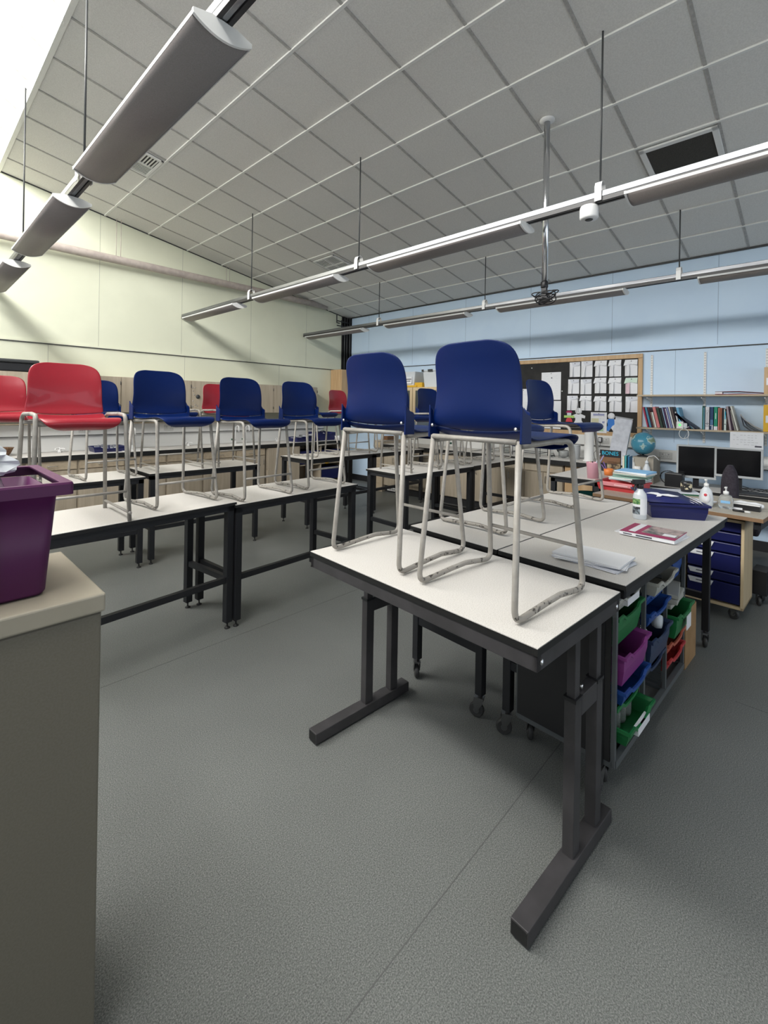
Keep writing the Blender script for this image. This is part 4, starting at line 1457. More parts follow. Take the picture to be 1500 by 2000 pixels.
LN = R(-13)
L_ = [('crimson paperback at the left end of the shelved books', 1265.5, .265, .018, (.42, .03, .08)),
      ('teal blue book next to the crimson one', 1270.5, .262, .026, (.06, .22, .34)),
      ('thin maroon book right of the teal one', 1275, .265, .016, (.10, .02, .03)),
      ('thin beige pamphlet beside the maroon book', 1278, .20, .010, (.50, .42, .32)),
      ('short white book standing before the salmon one', 1281, .20, .020, (.66, .70, .66)),
      ('broad salmon pink book in the leaning row', 1286.5, .268, .034, (.62, .20, .20)),
      ('black book with green mottled spine', 1293, .255, .030, (.02, .045, .03)),
      ('plain black book next to the green-mottled spine', 1298.5, .255, .022, (.012, .012, .014)),
      ('slim pale blue book right of the black ones', 1302.5, .265, .014, (.30, .42, .58)),
      ('dark violet book in the leaning row', 1306, .262, .018, (.07, .02, .09)),
      ('slim white folder among the violet and lavender books', 1309, .25, .012, (.70, .70, .74)),
      ('lavender blue book in the leaning row', 1312.5, .268, .020, (.20, .24, .46)),
      ('white book taller than its neighbours in the leaning row', 1316.5, .272, .016, (.72, .73, .70)),
      ('dark brown book at the end of the tight leaning row', 1321, .27, .026, (.07, .05, .05))]
for lab, u, h, th_, c in L_:
    book(lab, u, h, th_, LN, c)
book('white booklet behind the green-lit switch box', 1326.5, .21, .016, R(-12), (.70, .72, .72))
book('sky blue book behind the green-lit switch box', 1332, .262, .028, R(-12), (.14, .40, .62))
for k, (lab, u, c, th_, ln, h) in enumerate((('violet-black book slumped against the sky blue one', 1347, (.03, .01, .05), .03, -40, .235), ('teal book slumped at a steep angle', 1352.5, (.03, .14, .20), .016, -44, .235),
                              ('pale slim booklet slumped at a steep angle', 1356, (.40, .48, .52), .008, -48, .235), ('dark navy booklet lowest in the slumped books', 1361, (.01, .02, .05), .014, -53, .235))):
    book(lab, u, h, th_, R(ln), c)
R_ = [('thin green-edged book standing left of the thick white one', 1372, .285, .010, 0, (.05, .16, .10)),
      ('teal and white book beside the thick white one', 1374.5, .265, .014, 0, (.10, .30, .38)),
      ('thick white upright book with dark spine lettering', 1381, .272, .040, 0, (.66, .66, .70)),
      ('thick dark blue upright book', 1389.5, .272, .034, 0, (.015, .05, .14)),
      ('thick green upright book with white base', 1397.5, .274, .036, 0, (.01, .26, .16)),
      ('narrow salmon upright book on the shelf', 1403.5, .262, .014, 0, (.68, .25, .20)),
      ('terracotta brown upright book', 1407.5, .262, .022, 0, (.32, .11, .06)),
      ('thin black upright book', 1411.5, .255, .012, 0, (.02, .02, .03)),
      ('slim pale green upright book', 1416, .25, .024, 0, (.60, .68, .66)),
      ('slim dark brown leaning book', 1422, .25, .010, -6, (.07, .04, .04)),
      ('mauve grey leaning book', 1427, .282, .024, -8, (.34, .28, .31)),
      ('dark plum leaning book', 1432, .25, .012, -9, (.05, .02, .05)),
      ('thin patterned leaning booklet', 1436, .24, .016, -12, (.28, .27, .24)),
      ('cream white leaning folder at the right end of the books', 1440.5, .29, .018, -13, (.62, .62, .56))]
byname = {}
for lab, u, h, th_, ln, c in R_:
    byname[lab] = book(lab, u, h, th_, R(ln), c)


def spine_text(t, txt, z, size, m):
    mt = Matrix.Translation((-.001, 0, z)) @ Matrix.Rotation(R(-90), 4, 'Z') @ Matrix.Rotation(R(90), 4, 'X') @ Matrix.Rotation(R(-90), 4, 'Z')
    lettering(txt, size, m, t, mt)


tb = byname['thick white upright book with dark spine lettering']
spine_text(tb, 'Chemistry', .165, .034, 'grey')
mb = MB(); mb.X = Matrix.Translation((-.001, 0, .072)) @ Matrix.Rotation(R(45), 4, 'X'); mb.box(-.001, 0, -.011, -.002, -.011, -.002).box(-.001, 0, .002, .011, .002, .011).box(-.001, 0, -.011, -.002, .002, .011).box(-.001, 0, .002, .011, -.011, -.002); mb.build('emblem', 'ink', tb)
mb = MB(); mb.box(-.001, 0, -.018, .018, .04, .045); mb.build('stripe', 'ink', tb)
tb = byname['thick dark blue upright book']
mb = MB(); mb.box(-.001, 0, -.017, .017, .048, .054).box(-.001, 0, -.012, -.002, .002, .045); mb.build('white_band', 'paper', tb)
mb = MB(); mb.box(-.001, 0, -.008, -.003, .06, .12).box(-.001, 0, .004, .008, .06, .12); mb.build('spine_print', 'sky', tb)
tb = byname['thick green upright book with white base']
mb = MB(); mb.box(-.001, 0, -.018, .018, .0, .042); mb.build('white_base', 'paper', tb)
mb = MB(); mb.box(-.001, 0, -.004, .004, .13, .20); mb.build('spine_print', 'greentint', tb)
tb = byname['slim pale green upright book']
mb = MB(); mb.box(-.001, 0, -.004, .004, .13, .22); mb.build('spine_print', 'cyan', tb)
mb = MB(); mb.lathe([(0, -.001), (.006, -.001), (.006, 0)], (0, 0, .07), 10, axis='x'); mb.build('emblem', 'ink', tb)
# loose sheets slumping off the cream folder
ob = MB()
for q in range(4):
    ob.grid([[(.0, -.002 - q * .012, .19 - q * .02), (.17, -.002 - q * .012, .19 - q * .02)], [(.0, -.03 - q * .03, .06), (.17, -.03 - q * .03, .06)], [(.0, -.09 - q * .045, .002), (.17, -.09 - q * .045, .002)]])
ob = ob.build('loose_papers', 'paper2'); ob.location = (6.64, onx(1440, 836, 6.64).y - .02, ZS); tag(ob, 'loose sheets slumping to the right off the cream folder on the shelf', 'papers')
t = thing('document_folder', 'dark red folder lying flat on the upper shelf', 'folder', (6.72, .60, 1.812), R(4))
mb = MB(); mb.box(-.10, .12, -.28, .27, .0, .004); mb.build('back_cover', 'magenta', t)
mb = MB(); mb.grid([[(-.10, -.28, .006), (.12, -.28, .006)], [(-.10, .05, .034), (.12, .05, .030)], [(-.10, .27, .030), (.12, .27, .028)]]); mb.build('front_cover', cmat((.32, .12, .14)), t, solid=.003)
mb = MB(); mb.box(-.095, .11, .20, .268, .005, .026); mb.build('papers', 'paper', t)
for z, h, m_, lab in ((1.812, .30, 'tray_yellow', 'orange-yellow magazine file at the right edge of the upper shelf'), (1.392, .30, 'tray_yellow', 'yellow magazine file at the right edge of the lower shelf')):
    t = thing('magazine_file', lab, 'file', (6.63, .37, z), 0, 'magazine files on the shelves')
    mb = MB(); mb.box(0, .2, -.05, .05, 0, h); mb.build('file_box', m_ if z < 1.5 else 'oak', t, bevel=.002)
    mb = MB(); mb.box(-.002, .0, -.025, .03, .10, .18); mb.build('label', 'paper', t)
t = thing('switch_box', 'small white box with a glowing green light on the shelf edge', 'switch', (6.61, onx(1327.5, 830, 6.61).y, 1.3905))
mb = MB(); mb.box(0, .03, -.036, .036, 0, .088); mb.build('casing', 'wplastic', t, bevel=.004)
mb = MB(); mb.box(.002, .028, -.075, -.038, .01, .07); mb.build('side_module', 'milky', t, bevel=.003)
mb = MB(); mb.lathe([(0, -.003), (.013, -.003), (.014, 0)], (0, .0, .046), 14, axis='x'); mb.build('green_lamp', 'led', t)
t = thing('white_cable', 'coiled white cable hanging from the shelf edge', 'cable', (6.60, onx(1334, 850, 6.6).y, 1.26))
mb = MB()
pts = [(0, -.06, .16)] + [(.0 + .004 * math.sin(a), .052 * math.sin(a) - .01, .07 + .06 * math.cos(a)) for a in [k * .35 for k in range(46)]] + [(0, -.05, .10), (0, -.06, -.12)]
mb.tube(pts, .0035, 6); mb.build('coil', 'wplastic', t)
a, b = onx(1426, 843, 6.61), onx(1491, 878, 6.61)
t = thing('wall_planner', 'white printed timetable sheet hanging from the lower shelf above the wide monitor', 'paper', (6.61, (a.y + b.y) / 2, b.z - .02))
W, H = a.y - b.y, a.z - b.z + .02
mb = MB(); mb.box(0, .0015, -W / 2, W / 2, 0, H); mb.build('sheet', 'paper', t)
mb = MB(); rr = random.Random(11)
for i in range(5):
    for j in range(7):
        if rr.random() < .8:
            y = W * (.38 - .11 * j); z = H * (.82 - .13 * i)
            mb.box(-.0012, 0, y - rr.uniform(.006, .02), y + .008, z, z + .003)
mb.build('writing', 'grey', t)
mb = MB(); mb.box(-.0014, 0, -W * .45, -W * .25, H * .19, H * .27); mb.build('dark_bar', 'ink', t)

# ------------------------------------------------------------------ computer bench, globe, monitors
o = (6.5, 0, 0)
t = thing('computer_bench', 'low white bench with black edge under the shelves, carrying the monitors', 'bench', o)
mb = MB(o); mb.mi = 1; mb.box(6.16, 6.855, -2.0, 1.90, .68, .7175); mb.mi = 0; mb.box(6.162, 6.855, -2.0, 1.90, .7175, .72); mb.build('benchtop', ['top', 'edge'], t)
for y in (-1.9, .62, 1.86):
    mb = MB(o); mb.box(6.20, 6.25, y - .025, y + .025, 0, .68); mb.build('leg', 'black', t)
mb = MB(o); mb.box(6.2, 6.24, -1.9, 1.86, .62, .68); mb.build('rail', 'black', t)


def monitor(label, yc, xc, rz, W, H, z0):
    t = thing('monitor', label, 'monitor', (xc, yc, .72), rz, 'computer monitors')
    mb = MB(); mb.box(-.022, .022, -W / 2, W / 2, z0, z0 + H); mb.build('casing', 'bezel', t, bevel=.005)
    mb = MB(); mb.box(-.0235, -.021, -W / 2 + .02, W / 2 - .02, z0 + .028, z0 + H - .018); mb.build('screen', 'screen', t)
    mb = MB(); mb.box(.02, .05, -.03, .03, .01, z0 + H * .5).box(.018, .045, -.12, .12, z0 + .06, z0 + H * .7); mb.build('stand', 'bplastic', t, bevel=.004)
    mb = MB(); mb.lathe([(0, 0), (.11, 0), (.105, .012), (.0, .018)], seg=24); mb.build('base', 'bplastic', t)
    return t


monitor('squarer silver-framed monitor, left of the two on the low bench', 1.005, 6.40, R(7), .385, .385, .105)
monitor('wider silver-framed monitor, right of the two on the low bench', .612, 6.40, R(-3), .43, .33, .155)
kb = MB(); kb.box(-.08, .08, -.22, .22, 0, .022); kb = kb.build('keyboard', 'bplastic', bevel=.004); kb.location = (6.27, .40, .72); kb.rotation_euler = (0, R(-3), R(5)); tag(kb, 'black keyboard on the low bench under the wide monitor', 'keyboard')
mo = MB(); mo.lathe([(0, 0), (.03, 0), (.033, .015), (.022, .032), (0, .036)], seg=16, sx=1.6); mo = mo.build('computer_mouse', 'bplastic'); mo.location = (6.26, .545, .72); mo.location.y = .10; tag(mo, 'black mouse on the low bench by the right edge', 'mouse')
t = thing('cable_bundle', 'loose black cables trailing on the low bench at the right edge', 'cable', (6.5, .35, .72))
for k in range(5):
    mb = MB(); mb.tube([(.04 * math.sin(q * .8 + k) - .05 * k + .1, .35 - q * .06, .02 + .015 * math.sin(q * 1.3 + k * 2) + .01) for q in range(14)], .004, 6); mb.build('cable', 'bplastic', t)
t = thing('cable_bundle', 'looped black cable standing up left of the squarer monitor', 'cable', (6.35, 1.27, .72))
mb = MB(); mb.tube([(.02 * math.sin(q), .09 * math.sin(q * .55), .09 - .08 * math.cos(q * .55)) for q in range(24)], .005, 6); mb.build('cable', 'bplastic', t)
sp = MB(); sp.box(-.07, .07, -.09, .09, 0, .16); sp = sp.build('desk_speaker', 'bplastic', bevel=.01); sp.location = (6.2 + .06, 1.19, .72); tag(sp, 'black box-shaped speaker in front of the squarer monitor', 'speaker')

o = (6.4, 1.50, .72)
t = thing('storage_carton', 'grey-brown box on the low bench supporting the globe', 'box', o)
mb = MB(o); mb.box(6.25, 6.58, 1.41, 1.66, .72, 1.03); mb.build('box_body', 'gcard', t, bevel=.003)
mb = MB(o); mb.cyl((6.247, 1.5, .93), .012, .004, 10, axis='x'); mb.build('hole', 'seam', t)
t = thing('globe', 'blue world globe standing on the grey-brown box under the shelves', 'globe', (6.42, 1.565, 1.03))
mb = MB(); mb.lathe([(0, 0), (.07, 0), (.065, .012), (.015, .02), (.01, .03)], seg=24); mb.build('base', 'bplastic', t)
mb = MB(); mb.tube([(.14 * math.sin(a) * .35, .148 * math.sin(a), .165 - .148 * math.cos(a)) for a in [k * .2 for k in range(13)]], .005, 8); mb.build('meridian_arm', 'dgrey', t)
mb = MB(); mb.lathe([(.138 * math.sin(PI * k / 24), .165 - .138 * math.cos(PI * k / 24)) for k in range(25)], seg=36); mb.build('sphere', 'globe', t)
t = thing('whiteboard_panel', 'tall leaning whiteboard panel beside the globe', 'whiteboard', (6.38, 1.80, .903), rot=(R(-11), R(8), 0))
t.location = (6.40, 1.88, .905)
mb = MB(); mb.box(-.006, .006, -.10, .10, 0, .60); mb.build('panel', noisy('smudged_whiteboard', (.50, .52, .58), (.60, .62, .68), 14, .4), t, bevel=.002)
mb = MB(); mb.box(-.012, .012, -.105, .105, .60, .615); mb.build('top_strip', 'grey', t)
mb = MB(); mb.box(.006, .03, -.10, .10, 0, .59); mb.build('second_panel', 'wplastic', t)
t.rotation_euler = (R(9), 0, 0)
for i, (y, h, lab) in enumerate(((1.69, .30, 'taller white plastic bottle beside the wash bottle'), (1.62, .20, 'shorter white plastic jar beside the wash bottle'))):
    item('plastic_bottle', lab, 'bottle', [(0, 0), (.05, 0), (.052, .02), (.052, h - .07), (.04, h - .05), (.036, h - .045), (.038, h), (0, h)], (6.24, 1.66 - i * .08, .72 + .0), 'wplastic', group='white bottles on the low bench')
t = thing('wash_bottle', 'squeezy white wash bottle with a bent nozzle in front of the globe', 'bottle', (6.20, 1.49 - .02, .72))
mb = MB(); mb.lathe([(0, 0), (.042, 0), (.046, .02), (.046, .13), (.038, .19), (.02, .235), (.016, .25)], seg=20); mb.build('body', 'milky', t)
mb = MB(); mb.lathe([(.018, .245), (.02, .27), (.008, .28), (.005, .29)], seg=14); mb.build('cap', 'milky', t)
mb = MB(); mb.tube(fillet([(0, 0, .28), (0, -.01, .33), (0, -.08, .35), (0, -.13, .30)], .03), .004, 8); mb.build('nozzle', 'wplastic', t)
t = thing('phone_charger', 'black plug-in charger on the trunking under the notice board', 'charger', (XW - .062, 2.20, 1.15))
mb = MB(); mb.box(-.03, .0, -.026, .026, 0, .07); mb.build('body', 'bplastic', t, bevel=.004)
mb = MB(); mb.box(-.033, -.030, -.018, .018, .01, .06); mb.build('face_label', 'paper', t)
mb = MB(); mb.tube(fillet([(-.015, 0, 0), (-.015, 0, -.05), (-.03, .08, -.16), (-.03, .06, -.245)], .03), .0025, 6); mb.build('lead', 'bplastic', t)

# ------------------------------------------------------------------ pots, books on the small table
t = thing('book', 'BONES picture book standing behind the pink pen pot', 'book', (5.60, 1.70, .9), R(-6))
mb = MB(); mb.box(-.008, .008, -.115, .115, 0, .245); mb.build('cover', 'bplastic', t)
mb = MB(); mb.box(-.0095, -.008, -.113, .113, .095, .165); mb.build('photo', 'brown', t)
mb = MB(); mb.box(-.0095, -.008, -.113, .03, .0, .12); mb.build('bone_pictures', 'bonepic', t)
mb = MB(); mb.box(-.0065, .0065, -.112, .1155, .002, .243); mb.build('pages', 'paper', t)
lettering('BONES', .060, 'cyan', t, Matrix.Translation((-.0095, .0, .208)) @ Matrix.Rotation(R(-90), 4, 'Z') @ Matrix.Rotation(R(90), 4, 'X'))
for k, (c, h, y, lab) in enumerate((((.05, .30, .32), .20, 1.54, 'teal book standing right of the BONES book'), ((.70, .66, .52), .19, 1.565, 'cream book standing right of the BONES book'), ((.02, .14, .28), .19, 1.515 - .0, 'blue book standing outermost right of the BONES book'))):
    t = thing('book', lab, 'book', (5.66 + .01 * k, y + .0, .9), R(4), 'books beside the BONES book')
    mb = MB(); th_ = .018
    mb.box(-.08, .08, -th_ / 2, -th_ / 2 + .002, 0, h).box(-.08, .08, th_ / 2 - .002, th_ / 2, 0, h).box(-.08, -.078, -th_ / 2, th_ / 2, 0, h); mb.build('cover', cmat(c), t)
    mb = MB(); mb.box(-.078, .078, -th_ / 2 + .002, th_ / 2 - .002, .002, h - .002); mb.build('pages', 'paper', t)
t = thing('pen_pot', 'pale pink pen pot on the corner of the white table', 'pot', (4.92, 1.66, .9))
mb = MB(); mb.lathe([(0, 0), (.052, 0), (.064, .16), (.067, .165), (.060, .16), (.048, .008), (0, .006)], seg=24); mb.build('pot_body', 'pink', t)
pc = [((.35, .34, .42), .17), ((.50, .50, .55), .18), ((.30, .28, .45), .16), ((.02, .02, .02), .12), ((.60, .55, .35), .12)]
for k, (c, h) in enumerate(pc):
    b_ = MB(); a0 = Vector((.01 * math.cos(k * 2), .01 * math.sin(k * 2) + .01, .01)); lean = Vector((.0 + .01 * k, -.07 - .015 * k if k < 3 else .01 * k - .02, h + .07 - (.03 if k > 2 else 0)))
    b_.tube([a0, a0 + lean], .006 if k < 3 else .005, 8)
    b_ = b_.build('pen', cmat(c)); b_.location = (4.92, 1.66, .9)
    tag(b_, ('grey ruler-like pen leaning right in the pink pot', 'silver grey pen leaning right in the pink pot', 'violet grey pen leaning right in the pink pot', 'short black pen upright in the pink pot', 'short tan pencil upright in the pink pot')[k], 'pen', 'pens in the pink pot')
t = thing('pen_pot', 'small orange pot just right of the pink pen pot', 'pot', (5.28, 1.62, .9))
mb = MB(); mb.lathe([(0, 0), (.04, 0), (.048, .07), (.044, .07), (.036, .006), (0, .004)], seg=20); mb.build('pot_body', 'orange', t)
for k in range(2):
    b_ = MB(); b_.tube([(0, 0, .01), (-.01, .05 + .02 * k, .14 - .03 * k)], .005, 8); b_ = b_.build('pen', cmat((.16, .08, .30))); b_.location = (5.28, 1.62, .9)
    tag(b_, ('purple pen leaning highest in the small orange pot', 'purple pen leaning lower in the small orange pot')[k], 'pen', 'pens in the orange pot')
b_ = MB(); b_.lathe([(0, 0), (.11, 0), (.14, .30), (.15, .305), (.135, .30), (.10, .01), (0, .01)], seg=24); b_ = b_.build('waste_bin', cmat((.01, .10, .09))); b_.location = (5.28, 1.90, 0)
b_.scale = (1, 1, 1); b_.location = (5.30, 1.72, .42)
bpy.data.objects.remove(b_)
t = thing('waste_bin', 'dark green bin beneath the white table with the pens', 'bin', (5.30, 1.80, 0))
mb = MB(); mb.lathe([(0, 0), (.14, 0), (.19, .66), (.20, .67), (.185, .66), (.13, .01), (0, .01)], seg=28); mb.build('bin_body', cmat((.01, .10, .09)), t)
o = (6.58, 2.22, 0)
t = thing('base_cabinet', 'golden orange wooden cabinet at the near end of the blue-wall worktop', 'cabinet', o)
mb = MB(o); mb.box(6.32, 6.85, 1.95, 2.50, .10, .836); mb.build('carcass', 'oak', t)
mb = MB(o); mb.box(6.30, 6.32, 1.955, 2.495, .11, .66); mb.build('door', 'oak', t, bevel=.003)
mb = MB(o); mb.box(6.30, 6.32, 1.955, 2.495, .675, .83); mb.build('drawer', 'oak', t, bevel=.003)
mb = MB(o); mb.box(6.34, 6.85, 1.95, 2.50, 0, .10); mb.build('plinth', 'skirt', t)

# ------------------------------------------------------------------ teacher desk
DZ = .84
t = thing('teacher_desk', 'low wooden-edged desk crowded with papers in front of the monitors', 'desk', (4.72, .82, 0), R(-6.5))
mb = MB(); mb.mi = 1; mb.box(-.40, .42, -.61, .62, DZ - .03, DZ - .002); mb.mi = 0; mb.box(-.399, .419, -.609, .619, DZ - .002, DZ); mb.build('desktop', [noisy('grey_beige_laminate', (.42, .385, .32), (.47, .43, .36), 60, .4), 'brownedge'], t, bevel=.002)
mb = MB(); mb.box(-.36, .38, -.59, -.55, DZ - .09, DZ - .03).box(-.36, .38, .55, .59, DZ - .09, DZ - .03).box(.34, .38, -.56, .56, DZ - .09, DZ - .03); mb.build('frame', 'black', t)
for x in (-.34, .36):
    for y in (-.57, .57):
        x_ = x
        if x < 0 and y < 0:
            continue
        mb = MB(); mb.box(x_ - .02, x_ + .02, y - .02, y + .02, 0, DZ - .03); mb.build('leg', 'black', t)

# wooden tray unit on castors
t = thing('tray_unit', 'birch tray unit on castors with dark blue drawers, below the desk', 'tray unit', (4.655, .755, 0), R(-3))
# local: front faces -x, width along y
W2, D2, Z0, Z1 = .39, .46, .095, .775
mb = MB()
for y in (-W2, -.01, W2 - .02):
    mb.box(-.23, .17, y, y + .02, Z0, Z1)
mb.box(-.23, .17, -W2, W2, Z1 - .02, Z1).box(-.23, .17, -W2, W2, Z0, Z0 + .02).box(.15, .17, -W2, W2, Z0, Z1)
mb.build('carcass', 'birch', t, bevel=.002)
for x in (-.18, .12):
    for y in (-.34, .34):
        castor(t, x, y, 1.2, top=.10)
rows_ = [(.755, .08), (.672, .08), (.589, .08), (.506, .145), (.358, .075), (.280, .155)]
for cidx, yc in enumerate((-.195, .195)):
    for k, (z, h) in enumerate(rows_):
        rw = ('top', 'second', 'third', 'fourth', 'fifth', 'bottom')[k]
        tt = thing('drawer_tray', 'dark blue labelled drawer tray, %s of the %s column in the birch unit' % (rw, 'right' if cidx == 0 else 'left'), 'tray', (0, 0, 0), 0, 'drawer trays in the birch unit')
        mb = MB(); mb.box(-.222, .14, -.172, .172, z - h + .004, z - .004)
        mb.build('tray_body', 'tray_navy', tt, bevel=.006)
        mb = MB(); mb.prism([(-.005, z - .008), (.165, z - .008), (.150, z - .045), (.01, z - .045)], 'x', -.232, -.222); mb.build('name_label', 'paper', tt)
        mb = MB(); mb.box(-.2335, -.232, .05, .11, z - .028, z - .022); mb.build('writing', 'ink', tt)
        a = R(-3)
        tt.location = (4.655 + math.cos(a) * 0 - math.sin(a) * yc, .755 + math.sin(a) * 0 + math.cos(a) * yc, 0)
        tt.rotation_euler = (0, 0, a)

t = thing('wheeled_base', 'low black wheeled base standing right behind the birch tray unit', 'base', (4.98, .31, 0), R(-5))
mb = MB(); mb.box(-.10, .10, -.05, .05, .10, .30); mb.build('body', 'bplastic', t, bevel=.004)
for x in (-.07, .07):
    castor(t, x, 0, .4)

# things on the desk
DR = R(-6.5)


def ondesk(x, y):
    c, s = math.cos(DR), math.sin(DR)
    return (4.72 + c * x - s * y, .82 + s * x + c * y, DZ)


t = thing('storage_tray', 'red plastic tray on the desk beneath the stack of exercise books', 'tray', (4.78, 1.33, DZ), R(-90 + -6.5))
tray_mesh(MB(), .40, .30, .085, False).build('tray_body', 'tray_red', t)
mb = MB(); mb.box(-.14, .14, -.158, -.148, .045, .082); mb.build('front_lip', cmat((.60, .22, .24)), t, bevel=.004)
mb = MB(); mb.box(-.02, .10, -.160, -.158, .056, .066); mb.build('lettering_strip', cmat((.70, .45, .46)), t)
cols_ = [(.75, .76, .78), (.50, .60, .62), (.70, .74, .72), (.22, .36, .30), (.45, .55, .50), (.18, .30, .25), (.55, .55, .50), (.72, .75, .78)]
labs_ = ['lowest white exercise book in the pile on the red tray', 'grey-blue exercise book second from the bottom of the pile', 'pale grey exercise book third in the pile on the red tray', 'green exercise book low in the pile on the red tray',
         'grey-green exercise book in the middle of the pile', 'dark green exercise book near the top of the pile', 'grey exercise book just under the sky blue one', 'white exercise book just below the sky blue cover']
z = DZ + .088
for k, c in enumerate(cols_):
    b_ = MB(); b_.mi = 0; b_.box(-.105, .105, -.15, .15, .0005, .0095); b_.mi = 1; b_.box(-.104, .1055, -.149, .149, .002, .008)
    b_ = b_.build('exercise_book', [cmat(c), M['paper']]); b_.location = (4.82 + rnd.uniform(-.02, .03) + .01 * k, 1.29 + rnd.uniform(-.015, .015) - .003 * k, z); b_.rotation_euler = (0, 0, R(-6 + rnd.uniform(-8, 8)))
    tag(b_, labs_[k], 'book', 'pile of exercise books on the red tray'); z += .010
b_ = MB(); b_.mi = 0; b_.box(-.105, .105, -.15, .15, 0, .012); b_.mi = 1; b_.box(-.11, -.104, -.148, .148, .002, .010)
b_ = b_.build('exercise_book', ['sky', 'paper']); b_.location = (4.90, 1.26, z); b_.rotation_euler = (0, R(-2), R(-10)); tag(b_, 'sky blue book topmost on the pile', 'book', 'pile of exercise books on the red tray')
t = thing('document_folder', 'dark green open folder with papers right of the book pile', 'folder', (*ondesk(.27, .15)[:2], DZ), R(25))
mb = MB(); mb.box(-.13, .13, -.18, .18, 0, .012); mb.build('cover', cmat((.02, .10, .05)), t, bevel=.002)
mb = MB(); mb.box(-.12, .10, -.17, .19, .013, .020); mb.build('papers', 'paper2', t)
pp = MB(); pp.box(-.10, .10, -.14, .14, 0, .003); pp = pp.build('loose_sheet', 'paper'); pp.location = (4.84, 1.02, DZ); pp.rotation_euler = (0, 0, R(30)); tag(pp, 'white sheet sliding off between the book pile and navy tray', 'paper')
pp = MB(); pp.box(-.12, .12, -.20, .20, 0, .012); pp = pp.build('wooden_board', 'maple'); pp.location = (4.70, .78, DZ); pp.rotation_euler = (0, 0, R(-8)); tag(pp, 'flat pale wooden board lying on the desk behind the navy tray', 'board')
pp = MB(); pp.box(-.05, .05, -.17, .17, 0, .008); pp = pp.build('paper_pad', 'paper'); pp.location = (4.66, .76, DZ + .012); pp.rotation_euler = (0, 0, R(-10)); tag(pp, 'white paper strip on the pale wooden board', 'paper')
t = thing('travel_mug', 'black and gold patterned mug on the desk in front of the squarer monitor', 'mug', (5.02, .86, DZ))
mb = MB(); mb.lathe([(0, 0), (.04, 0), (.045, .04), (.045, .11), (.040, .115), (0, .11)], seg=22); mb.build('body', 'bplastic', t)
mb = MB(); mb.lathe([(.0462, .045), (.0462, .10)], seg=22, caps=False); mb.build('gold_band', noisy('gold_pattern', (.02, .02, .02), (.65, .58, .40), 26, .4, .5, .55), t)
t = thing('office_chair', 'rounded dark fabric office chair back rising behind the desk', 'chair', (5.42, .58, 0))
mb = MB()
rows = []
for i in range(13):
    z = .52 + .58 * i / 12
    wv = .115 * (1 if i < 8 else math.sqrt(max(0.02, 1 - ((i - 8) / 4.2) ** 2)))
    rows.append([(.05 * math.cos(q), wv * math.sin(q) * .62, z) for q in [2 * PI * k / 20 for k in range(20)]])
mb.grid(rows, True, True); mb._f([mb.v(p) for p in rows[-1]]); mb.build('backrest', 'fabric', t, sub=1)
mb = MB(); mb.box(.0, .42, -.22, .22, .46, .53); mb.build('seat', 'fabric', t, bevel=.02)
mb = MB(); mb.cyl((.2, 0, .08), .03, .40, 14); mb.build('column', 'bplastic', t)
for k in range(5):
    a = k * 2 * PI / 5
    mb = MB(); mb.bar((.2, 0, .09), (.2 + .24 * math.cos(a), .24 * math.sin(a), .07), .04, .03).lathe([(.025, -.012), (.028, 0), (.025, .012)], (.2 + .24 * math.cos(a), .24 * math.sin(a), .028), 12, axis='y'); mb.build('base_arm', 'bplastic', t)

t = thing('soap_dispenser', 'white pump soap bottle with a red oval label on the desk', 'dispenser', (4.47, .63, DZ))
mb = MB(); mb.lathe([(0, 0), (.040, 0), (.048, .02), (.050, .07), (.038, .13), (.018, .155), (.014, .165)], seg=24, sy=.62 / .62, sx=.62); mb.build('bottle', 'milky', t)
mb = MB(); mb.lathe([(.0142, .16), (.017, .165), (.017, .185), (.006, .19), (.006, .215)], seg=16).box(-.035, .012, -.008, .008, .212, .222); mb.build('pump', 'wplastic', t)
mb = MB(); mb.X = Matrix.Translation((-.031, 0, .075)); mb.lathe([(0, -.002), (.030, -.002), (.031, .004)], seg=20, axis='x', sy=1.5); mb.build('label', 'paper', t)
mb = MB(); mb.X = Matrix.Translation((-.034, 0, .098)); mb.lathe([(0, -.002), (.011, -.001), (.011, .002)], seg=16, axis='x'); mb.build('red_emblem', 'redcard', t)
t = thing('sanitiser_bottle', 'clear pump bottle of hand gel right of the white soap bottle', 'dispenser', (4.50, .505, DZ))
mb = MB(); mb.lathe([(0, 0), (.045, 0), (.050, .02), (.050, .075), (.035, .105), (.014, .115)], seg=24, sx=.6); mb.build('bottle', 'clear', t)
mb = MB(); mb.lathe([(.014, .11), (.019, .115), (.019, .135), (.006, .14), (.006, .165)], seg=16).box(-.03, .01, -.008, .008, .163, .172); mb.build('pump', 'wplastic', t)
mb = MB(); mb.box(-.033, -.030, -.030, .030, .045, .065); mb.build('blue_band', 'sky', t)
t = thing('board_eraser', 'black sided white topped board rubber on the desk corner', 'eraser', (4.56, .38, DZ), R(-6))
mb = MB(); mb.box(-.026, .026, -.085, .085, 0, .040); mb.build('felt', 'bplastic', t)
mb = MB(); mb.box(-.028, .028, -.087, .087, .040, .048); mb.build('grip', 'wplastic', t, bevel=.002)
t = thing('tissue_pack', 'crumpled white soft pack lying behind the board rubber', 'packet', (4.68, .38, DZ), R(-8))
mb = MB(); mb.lathe([(0, -.10), (.015, -.095), (.026, -.05), (.022, 0), (.028, .05), (.014, .095), (0, .10)], (0, 0, .024), 12, axis='y', sx=1.3); mb.build('pack', 'paper', t)
pk = MB(); pk.box(-.03, .03, -.045, .045, 0, .014); pk = pk.build('small_carton', 'paper'); pk.location = (4.55, .455, DZ); pk.rotation_euler = (0, 0, R(20)); tag(pk, 'small white carton beside the hand gel bottle', 'carton')
